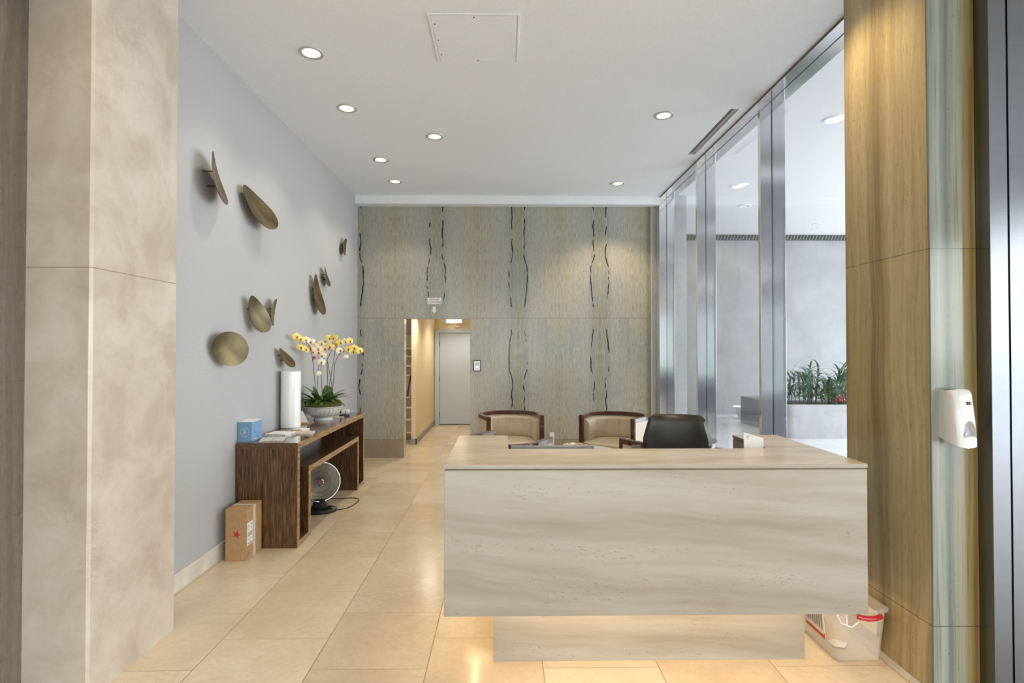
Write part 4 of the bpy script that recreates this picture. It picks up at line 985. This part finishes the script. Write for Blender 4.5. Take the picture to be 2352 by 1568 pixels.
# small things at the far end of the console
t = thing('tissue_pack', 'little black and white wrapped pack at the far end of the console', 'pack', (-1.868, 6.36, ZC), R(12))
obj('wrapper', bx(-0.055, 0.06, -0.03, 0.03, 0.0, 0.018), M['black'], t, bevel=0.005)
b = bm_new(); pillow(b, lambda v: 0.024, lambda v: 0.02 + 0.055 * v, 0.018, 8, 8, ex=3); obj('white_pouch', b, simple('pale_blue_plastic', (0.62, 0.72, 0.80), 0.3), t, loc=(0.033, 0, 0))
b = bm_new(); sphere(b, (-0.02, 0, 0.045), 0.026, 1.0, .8, 1.0); sphere(b, (0.002, 0, 0.066), 0.013); obj('crumpled_tissue', b, M['cream_paper'], t)
b = bm_new(); sphere(b, (-0.040, -0.008, 0.052), 0.017, .7, .8, 1.2); obj('black_ribbon', b, M['black'], t)
paper_pack('paper_slip', 'cream paper slip lying in front of the small black and white pack', 'paper', -1.90, 6.24, 0.13, 0.07, 0.005, 8, [M['cream_paper']], 1, seed=4)

# ================================================================== HEATER
t = thing('dish_heater', 'round parabolic dish heater on a black base under the console', 'heater', (-1.875, 5.56, 0), R(9))
b = bm_new(); lathe(b, [(0.0, 0.0), (0.165, 0.0), (0.168, 0.018), (0.155, 0.032), (0.10, 0.045), (0.0, 0.048)], 40, sy=0.72, cap=False)
base = obj('base', b, M['black'], t)
b = bm_new(); prism(b, [(-0.075, -0.045), (0.075, -0.045), (0.075, 0.045), (-0.075, 0.045)], 0.04, 0.13, taper=0.72); obj('neck', b, M['black'], t, bevel=0.006)
b = bm_new(); box(b, -0.004, 0.012, -0.106, -0.100, 0.030, 0.036); obj('indicator_lamp', b, M['red'], base)
hc = Vector((0, -0.01, 0.303)); 
hm = Matrix.Translation(hc) @ Matrix.Rotation(R(8), 4, 'Z') @ Matrix.Rotation(R(84), 4, 'X')
def xf(bm, m_): bmesh.ops.transform(bm, matrix=m_, verts=bm.verts)
b = bm_new(); prof = [(0.002 + 0.193 * k / 12, -0.075 + 0.075 * (k / 12) ** 2) for k in range(13)]; prof2 = [(r, z - 0.003) for r, z in reversed(prof)]
lathe(b, prof + prof2, 56, cap=False); xf(b, hm); obj('reflector_dish', b, simple('dish_chrome', (0.72, 0.68, 0.60), 0.30, metal=0.65), t)
b = bm_new(); tube(b, [(0.196 * math.cos(2 * PI * k / 56), 0.196 * math.sin(2 * PI * k / 56), 0.001) for k in range(56)], 0.004, 6, closed=True); xf(b, hm); obj('dish_rim', b, M['chrome'], t)
b = bm_new()
for rr_ in (0.055, 0.105, 0.148, 0.178): tube(b, [(rr_ * math.cos(2 * PI * k / 48), rr_ * math.sin(2 * PI * k / 48), 0.045 * (1 - (rr_ / 0.196) ** 2) + 0.002) for k in range(48)], 0.0011, 4, closed=True)
for k in range(60):
    a = 2 * PI * k / 60; tube(b, [(q * math.cos(a), q * math.sin(a), 0.045 * (1 - (q / 0.196) ** 2) + 0.002) for q in (0.034, 0.08, 0.12, 0.16, 0.195)], 0.0008, 4)
xf(b, hm); obj('wire_guard', b, M['vent_dark'], t)
b = bm_new(); lathe(b, [(0.034, 0.02), (0.040, 0.03), (0.040, 0.052), (0.033, 0.058), (0.028, 0.050), (0.028, 0.02)], 32, cap=False); xf(b, hm); obj('centre_ring', b, M['chrome'], t)
b = bm_new(); lathe(b, [(0.0, 0.035), (0.028, 0.035)], 20, cap=False); tube(b, [(0, 0, -0.07), (0, 0, 0.03)], 0.012, 8); xf(b, hm); obj('element_core', b, M['black'], t)
b = bm_new()
for q in (-0.010, 0.0, 0.010): tube(b, [(-0.022, q, 0.040), (0.022, q + .003, 0.040)], 0.004, 6)
xf(b, hm); obj('heating_element', b, simple('dull_orange_coil', (0.6, 0.13, 0.03), 0.4), t)
b = bm_new(); cp = [(0.02, 0.08, 0.03), (0.06, 0.14, 0.006), (0.16, 0.02, 0.005), (0.26, 0.06, 0.005), (0.33, 0.22, 0.005), (0.345, 0.36, 0.005), (0.28, 0.44, 0.005), (0.12, 0.44, 0.005), (-0.05, 0.50, 0.005), (-0.2, 0.58, 0.005)]
vs = [Vector(p) for p in cp]; sm = []
for i in range(len(vs) - 1):
    p0, p1, p2, p3 = vs[max(i - 1, 0)], vs[i], vs[i + 1], vs[min(i + 2, len(vs) - 1)]
    for k in range(6):
        q = k / 6; sm.append(0.5 * ((2 * p1) + (-p0 + p2) * q + (2 * p0 - 5 * p1 + 4 * p2 - p3) * q * q + (-p0 + 3 * p1 - 3 * p2 + p3) * q ** 3))
sm = [Vector((p.x, p.y, max(0.0042, p.z))) for p in sm]
tube(b, sm, 0.004, 6); obj('power_cord', b, M['black'], t)

# ================================================================== CARDBOARD BOX
t = thing('cardboard_box', 'upright brown cardboard box with red star beside the console', 'box', (-2.088, 4.40, 0))
obj('carton', bx(-0.0825, 0.0825, -0.13, 0.13, 0, 0.402), M['card'], t, bevel=0.002)
b = bm_new(); box(b, -0.0827, 0.0835, -0.02, 0.018, 0.402, 0.4032); box(b, 0.0825, 0.0835, -0.02, 0.018, 0.0, 0.402); obj('tape', b, M['tape'], t)
lab = obj('shipping_label', bx(0.0825, 0.0834, -0.125, -0.030, 0.115, 0.29), M['paper'], t)
b = bm_new()
for (y0, y1, z0, z1) in ((-0.115, -0.085, .262, .268), (-0.115, -0.08, .250, .254), (-0.065, -0.045, .262, .276), (-0.115, -0.08, .232, .236), (-0.06, -0.045, .232, .250), (-0.115, -0.04, .160, .164), (-0.115, -0.07, .150, .153), (-0.115, -0.04, .122, .132)): box(b, 0.0834, 0.0838, y0, y1, z0, z1)
for k in range(14): box(b, 0.0834, 0.0838, -0.115 + 0.0055 * k, -0.1125 + 0.0055 * k + 0.001 * (k % 3), 0.180, 0.215)
obj('printed_lines', b, M['ink_grey'], lab)
b = bm_new()
for (y0, y1, z0, z1) in ((-0.12, -0.085, .022, .024), (-0.12, -0.085, .068, .070), (-0.12, -0.118, .022, .07), (-0.087, -0.085, .022, .07), (-0.107, -0.098, .032, .044), (-0.107, -0.098, .048, .060), (-0.118, -0.110, .088, .098)): box(b, 0.0825, 0.0832, y0, y1, z0, z1)
obj('handling_mark', b, M['ink'], t)
b = bm_new(); st = []
for k in range(10):
    a = R(-36 * k); q = 0.036 if k % 2 == 0 else 0.0145; st.append((q * math.cos(a), q * math.sin(a)))
prism(b, st, 0, 0.0006); obj('star_emblem', b, M['star'], t, loc=(0.004, -0.1301, 0.205), rot=(R(90), 0, 0))
text('printed_word', "macys", 0.034, (-0.048, -0.1301, 0.205), (R(90), R(-90), 0), M['star_faint'], t, ext=0.0003)

# ================================================================== WALL PODS
PODS = [((-2.145,4.069,2.916), (0.0, 0.108, -0.165) , (-0.05, 0.132, 0.048), 'slim dark bronze wall disc seen almost edge-on, uppermost on the left wall'),
 ((-2.160,4.779,2.885), (0.05, 0.228, -0.117) , (-0.01, 0.132, 0.084), 'large slanting oval bronze wall disc at upper left, right of the topmost slim one'),
 ((-2.190,7.439,3.037), (0, -0.04, -0.121) , (-0.01, 0.115, 0.027), 'small bronze wall disc high up near the back corner'),
 ((-2.185,6.678,2.526), (0, 0.098, -0.099) , (-0.02, 0.11, 0.02), 'slim bronze wall disc just right of the tall narrow oval one'),
 ((-2.175,6.352,2.275), (0.02, 0.105, -0.223) , (0, 0.119, 0.032), 'tall narrow oval bronze wall disc above the orchids'),
 ((-2.150,4.765,1.951), (0.03, 0.102, -0.146) , (0.03, 0.086, 0.04), 'egg shaped bronze wall disc above and right of the widest one'),
 ((-2.185,5.153,1.992), (0, -0.039, -0.13) , (-0.03, 0.11, 0.011), 'slim edge-on bronze wall disc beside the egg shaped one'),
 ((-2.145,4.263,1.650), (0.06, 0.152, -0.041) , (0.02, 0.014, 0.13), 'widest roundish bronze wall disc, lowest on the left'),
 ((-2.165,5.413,1.559), (0.035, 0.107, -0.084) , (-0.01, 0.09, 0.024), 'small bronze wall disc just above the white cylinder vase')]
for i, (c, a, bb, lab) in enumerate(PODS):
    t = thing('wall_disc', lab, 'wall art', c, 0, 'bronze discs on the left wall')
    A, B = Vector(a), Vector(bb)
    Bp = B - A * (A.dot(B) / A.dot(A)) * 0.6
    N_ = A.cross(Bp); N_.normalize()
    if N_.x < 0: N_ = -N_
    dep = 0.19 * A.length
    b = bm_new(); rings = []; SEG = 40; RN = 8
    cv = b.verts.new(-N_ * dep * 0.3)
    for j in range(1, RN + 1):
        q = j / RN; ring = []
        for k in range(SEG):
            th = 2 * PI * k / SEG
            eg = 1.0 + (0.34 if i in (0, 1, 3, 4, 5, 8) else 0.12) * math.cos(th)
            ring.append(b.verts.new(A * (q * math.cos(th)) + Bp * (q * math.sin(th) * eg) + N_ * (dep * ((q * math.cos(th)) ** 2 * 0.9 + (q * math.sin(th)) ** 2 * 0.2 - 0.3))))
        rings.append(ring)
    for k in range(SEG): b.faces.new((cv, rings[0][k], rings[0][(k + 1) % SEG]))
    for j in range(RN - 1):
        for k in range(SEG): b.faces.new((rings[j][k], rings[j + 1][k], rings[j + 1][(k + 1) % SEG], rings[j][(k + 1) % SEG]))
    xm = min(v.co.x for v in b.verts); gap = (XL + 0.012) - (c[0] + xm)
    if gap > 0:
        for v in b.verts: v.co.x += gap
    o = obj('disc', b, M['bronze'], t); s_ = o.modifiers.new('solid', 'SOLIDIFY'); s_.thickness = 0.004; s_.offset = 0
    for sgn in (-0.28, 0.28):
        p = A * sgn - N_ * dep * 0.25 + Vector((max(gap, 0), 0, 0)); b = bm_new(); tube(b, [p, (XL - c[0], p.y, p.z)], 0.005, 8); obj('pin', b, M['vent_dark'], t)

# ================================================================== SOAP DISPENSER
t = thing('soap_dispenser', 'white wall mounted soap dispenser on the right stone pier', 'soap dispenser', (2.152, 2.6, 1.187))
b = bm_new(); rows = []; NJ, NK = 44, 44
def disp_y(v, s_):
    dp = 0.098 - 0.030 * v ** 1.6
    if v > 0.93: dp -= 0.012 * ((v - 0.93) / 0.07) ** 2
    return -(dp * max(0.0, 1 - abs(s_) ** 6) ** 0.35 * (0.88 + 0.12 * math.cos(s_ * 1.3)))
for j in range(NJ + 1):
    v = j / NJ; z = 0.262 * v; hw = 0.064 - 0.004 * v; row = []
    for k in range(NK + 1):
        s_ = -1 + 2 * k / NK; yy = disp_y(v, s_); zz = z
        zz += (0.012 * abs(s_) ** 2 + 0.025 * (1 + yy / 0.098)) * (1 - v) ** 3
        if v > 0.9: zz += 0.010 * (1 - s_ * s_) * (v - 0.9) / 0.1
        x = hw * s_
        e_ = ((x - 0.012) / 0.034) ** 2 + ((zz - 0.050) / 0.074) ** 2
        if zz > 0.050 and e_ < 1: yy += 0.030 * min(1.0, (1 - e_) * 2.2)
        row.append(b.verts.new((x, yy, zz)))
    rows.append(row)
for j in range(NJ):
    for k in range(NK): b.faces.new((rows[j][k], rows[j][k + 1], rows[j + 1][k + 1], rows[j + 1][k]))
b.faces.new(rows[NJ]); b.faces.new(list(reversed(rows[0])))
b.faces.new([rows[j][0] for j in range(NJ + 1)][::-1] + [rows[j][NK] for j in range(NJ + 1)])
body = obj('housing', b, M['disp'], t)
b = bm_new(); sphere(b, (0.004, -0.064, 0.080), 1.0, 0.015, 0.006, 0.027, 20, 14); obj('sight_window', b, M['disp_blue'], t)
b = bm_new(); sphere(b, (0.012, -0.085, 0.049), 1.0, 0.031, 0.012, 0.007, 20, 12); obj('push_lip', b, M['disp'], t)
b = bm_new(); lathe(b, [(0.007, -0.006), (0.009, 0.015)], 12, 0.012, -0.075); obj('nozzle', b, M['porcelain'], t)
text('logo', 'TC', 0.022, (0.018, -0.0795, 0.205), (R(90 + 6), 0, 0), M['ink'], t, ext=0.004)

# ================================================================== PLASTIC BIN
t = thing('storage_bin', 'clear plastic storage bin with red handle beside the desk plinth', 'storage bin', (1.86, 3.10, 0))
def rrect(hx, hy, r, n=6):
    p = []
    for (cx, cy, a0) in ((hx - r, hy - r, 0), (-hx + r, hy - r, 90), (-hx + r, -hy + r, 180), (hx - r, -hy + r, 270)):
        for k in range(n + 1): a = R(a0 + 90 * k / n); p.append((cx + r * math.cos(a), cy + r * math.sin(a)))
    return p
b = bm_new(); prof = [(0.115, 0.235, 0.0), (0.118, 0.245, 0.008), (0.142, 0.262, 0.270), (0.150, 0.270, 0.272), (0.153, 0.273, 0.288), (0.145, 0.265, 0.290), (0.138, 0.258, 0.270), (0.114, 0.240, 0.012), (0.105, 0.225, 0.006)]
rg = [[b.verts.new((x, y, z)) for x, y in rrect(hx, hy, 0.03)] for hx, hy, z in prof]
for i in range(len(rg) - 1):
    n = len(rg[i])
    for k in range(n): b.faces.new((rg[i][k], rg[i][(k + 1) % n], rg[i + 1][(k + 1) % n], rg[i + 1][k]))
b.faces.new(list(reversed(rg[0]))); b.faces.new(rg[-1])
obj('tub', b, M['clear'], t)
b = bm_new(); tube(b, [(0.0 + 0.062 * q, -0.285 - 0.012 * math.cos(q * 1.4), 0.255 + 0.012 * q * q * 0.6) for q in [-1 + 0.2 * k for k in range(11)]], 0.013, 10); obj('handle', b, M['red'], t, loc=(0.028, 0, 0))
b = bm_new(); tube(b, [(-0.13, -0.276, 0.262), (-0.115, -0.28, 0.225), (-0.06, -0.282, 0.205), (-0.02, -0.28, 0.235)], 0.0035, 8); tube(b, [(-0.085, -0.276, 0.262), (-0.085, -0.281, 0.212)], 0.003, 8); obj('latch_rib', b, M['paper'], t)
lb = obj('leaflet', bx(-0.1325, -0.1305, -0.20, 0.0, 0.10, 0.262), M['paper'], t)
lb.rotation_euler = (0, R(-4.5), 0); lb.location = (-0.001, 0.02, 0)
b = bm_new(); box(b, -0.1332, -0.1326, -0.20, -0.02, 0.10, 0.118); box(b, -0.1332, -0.1326, -0.20, -0.192, 0.06 + .04, 0.13); obj('red_band', b, simple('orange_red_ink', (0.6, 0.10, 0.03), 0.6), lb)
b = bm_new()
for k in range(7): box(b, -0.1332, -0.1326, -0.185 + 0.022 * k, -0.170 + 0.022 * k, 0.14 + 0.003 * (k % 3), 0.225)
obj('printed_lines', b, M['ink_grey'], lb)
rl = obj('sheet', bx(0.118, 0.120, -0.20, -0.07, 0.13, 0.25), M['cream_paper'], t); rl.rotation_euler = (0, R(4.5), 0); rl.location = (-0.006, 0, 0)
b = bm_new(); prism(b, [(-0.05, -0.03), (0.0, -0.045), (0.04, 0.0), (-0.01, 0.05), (-0.05, 0.03)], 0.0, 0.001); obj('crumpled_tape', b, M['paper'], t, loc=(0.0, -0.08, 0.0125))

# ================================================================== OUTSIDE THINGS
t = thing('concrete_planter', 'long pale concrete planter with rounded corners outside the glass', 'planter', (6.65, 10.45, 0))
b = bm_new(); pr = rrect(1.5, 0.49, 0.18, 8); prism(b, pr, 0, 0.56); obj('planter_wall', b, M['pale_conc'], t)
b = bm_new(); outer = rrect(1.5, 0.49, 0.18, 8); inn = rrect(1.42, 0.41, 0.12, 8); n = len(outer)
A_ = [b.verts.new((x, y, 0.56)) for x, y in outer]; B_ = [b.verts.new((x, y, 0.615)) for x, y in outer]; C_ = [b.verts.new((x, y, 0.615)) for x, y in inn]; D_ = [b.verts.new((x, y, 0.56)) for x, y in inn]
for k in range(n):
    k2 = (k + 1) % n; b.faces.new((A_[k], A_[k2], B_[k2], B_[k])); b.faces.new((B_[k], B_[k2], C_[k2], C_[k])); b.faces.new((C_[k], C_[k2], D_[k2], D_[k]))
obj('rim', b, M['pale_conc'], t)
b = bm_new(); prism(b, rrect(1.42, 0.41, 0.12, 8), 0.5605, 0.585); obj('soil', b, M['soil'], t)
rr = random.Random(5)
pl = [(5.40, 10.42, 0.52, 0, 'broad leaved plant at the left end of the outside planter, beside the mullion'),
      (5.62, 10.20, 0.66, 1, 'dense grassy plant in the outside planter, second from the mullion'),
      (5.88, 10.42, 0.74, 0, 'tallest broad leaved plant in the middle of the outside planter'),
      (6.06, 10.16, 0.46, 1, 'silvery drooping plant in front of the tallest one in the outside planter'),
      (6.28, 10.40, 0.50, 1, 'arching plant behind the red flowers in the outside planter'),
      (6.55, 10.36, 0.76, 0, 'tall twiggy plant in the outside planter next to the stone pier')]
for (x, y, hgt, kd, lab) in pl:
    t = thing('leafy_plant', lab, 'plant', (x, y, 0.58), 0, 'green plants in the outside planter')
    b = bm_new(); b2 = bm_new()
    for s in range(8):
        a0 = rr.uniform(0, 2 * PI); q0 = rr.uniform(0.02, 0.13); sx_, sy_ = q0 * math.cos(a0), q0 * math.sin(a0); hh = hgt * rr.uniform(0.45, 0.8)
        tube(b2, [(sx_, sy_, 0), (sx_ * 1.5, sy_ * 1.5, hh)], 0.006, 5)
        for k in range(14):
            az = rr.uniform(0, 2 * PI); zz = hh * (0.25 + 0.75 * k / 10); el = R(rr.uniform(15, 65) + (18 if k > 8 else 0))
            blade(b, (sx_ * (1 + .5 * zz / hh), sy_ * (1 + .5 * zz / hh), zz), (math.cos(az) * math.cos(el), math.sin(az) * math.cos(el), math.sin(el)), rr.uniform(0.20, 0.34), rr.uniform(0.022, 0.045), rr.uniform(0.9, 2.0), segs=6, mi=0 if rr.random() < 0.6 else 1)
    obj('foliage', b, [M['plant'], M['plant2']] if kd == 0 else [M['plant2'], M['plant']], t); obj('stem', b2, M['plant'], t)
for i, (x, y, lab) in enumerate(((6.22, 10.06, 'crimson flower clump nearest the middle of the outside planter'), (6.40, 10.04, 'largest crimson flower clump at the front of the outside planter'), (6.56, 10.10, 'crimson flower clump of the outside planter, next to the stone pier'))):
    t = thing('red_flower_plant', lab, 'flowers', (x, y, 0.58), 0, 'red flowers in the outside planter')
    b = bm_new(); b2 = bm_new()
    for k in range(26):
        a, q = rr.uniform(0, 2 * PI), rr.uniform(0, 0.12); zz = rr.uniform(0.07, 0.19)
        sphere(b, (q * math.cos(a), q * math.sin(a), zz), rr.uniform(.014, .024), 1, 1, .7, 7, 5)
        az = rr.uniform(0, 2 * PI); blade(b2, (q * .3 * math.cos(a), q * .3 * math.sin(a), 0.01), (math.cos(az) * .6, math.sin(az) * .6, .8), 0.16, 0.03, 1.0, segs=4)
    obj('blossom', b, M['petal_red'], t); obj('foliage', b2, M['plant'], t)
o = obj('stone_block', bx(-0.55, 0.55, -0.40, 0.40, 0, 0.587), M['grey_block'], loc=(5.82, 11.73, 0), bevel=0.01); tag(o, 'grey stone block outside, seen left of the wide mullion', 'block')
t = thing('tapered_planter', 'white tapered conical pot half hidden behind the grey block outside', 'pot', (5.60, 12.70, 0))
b = bm_new(); lathe(b, [(0.10, 0.0), (0.27, 0.29), (0.25, 0.29), (0.09, 0.03), (0.0, 0.03)], 36, cap=False); obj('pot_wall', b, M['porcelain'], t)
t = thing('louvre_band', 'dark slatted louvre band along the top of the outside wall', 'louvre', (8.6, 13.575, 4.44))
obj('backing', bx(-5.2, 5.2, 0.0, 0.02, -0.07, 0.07), M['louvre'], t)
b = bm_new()
for k in range(130): 
    x = -5.2 + 0.08 * k; vs_ = [b.verts.new(p) for p in ((x, -0.012, -0.068), (x + 0.02, -0.012, -0.068), (x + 0.07, -0.012, 0.068), (x + 0.05, -0.012, 0.068), (x, 0, -0.068), (x + 0.02, 0, -0.068), (x + 0.07, 0, 0.068), (x + 0.05, 0, 0.068))]
    for f in ((0, 1, 2, 3), (7, 6, 5, 4), (0, 4, 5, 1), (1, 5, 6, 2), (2, 6, 7, 3), (3, 7, 4, 0)): b.faces.new([vs_[i] for i in f])
obj('slats', b, simple('grey_slat', (0.20, 0.20, 0.195), 0.6), t)
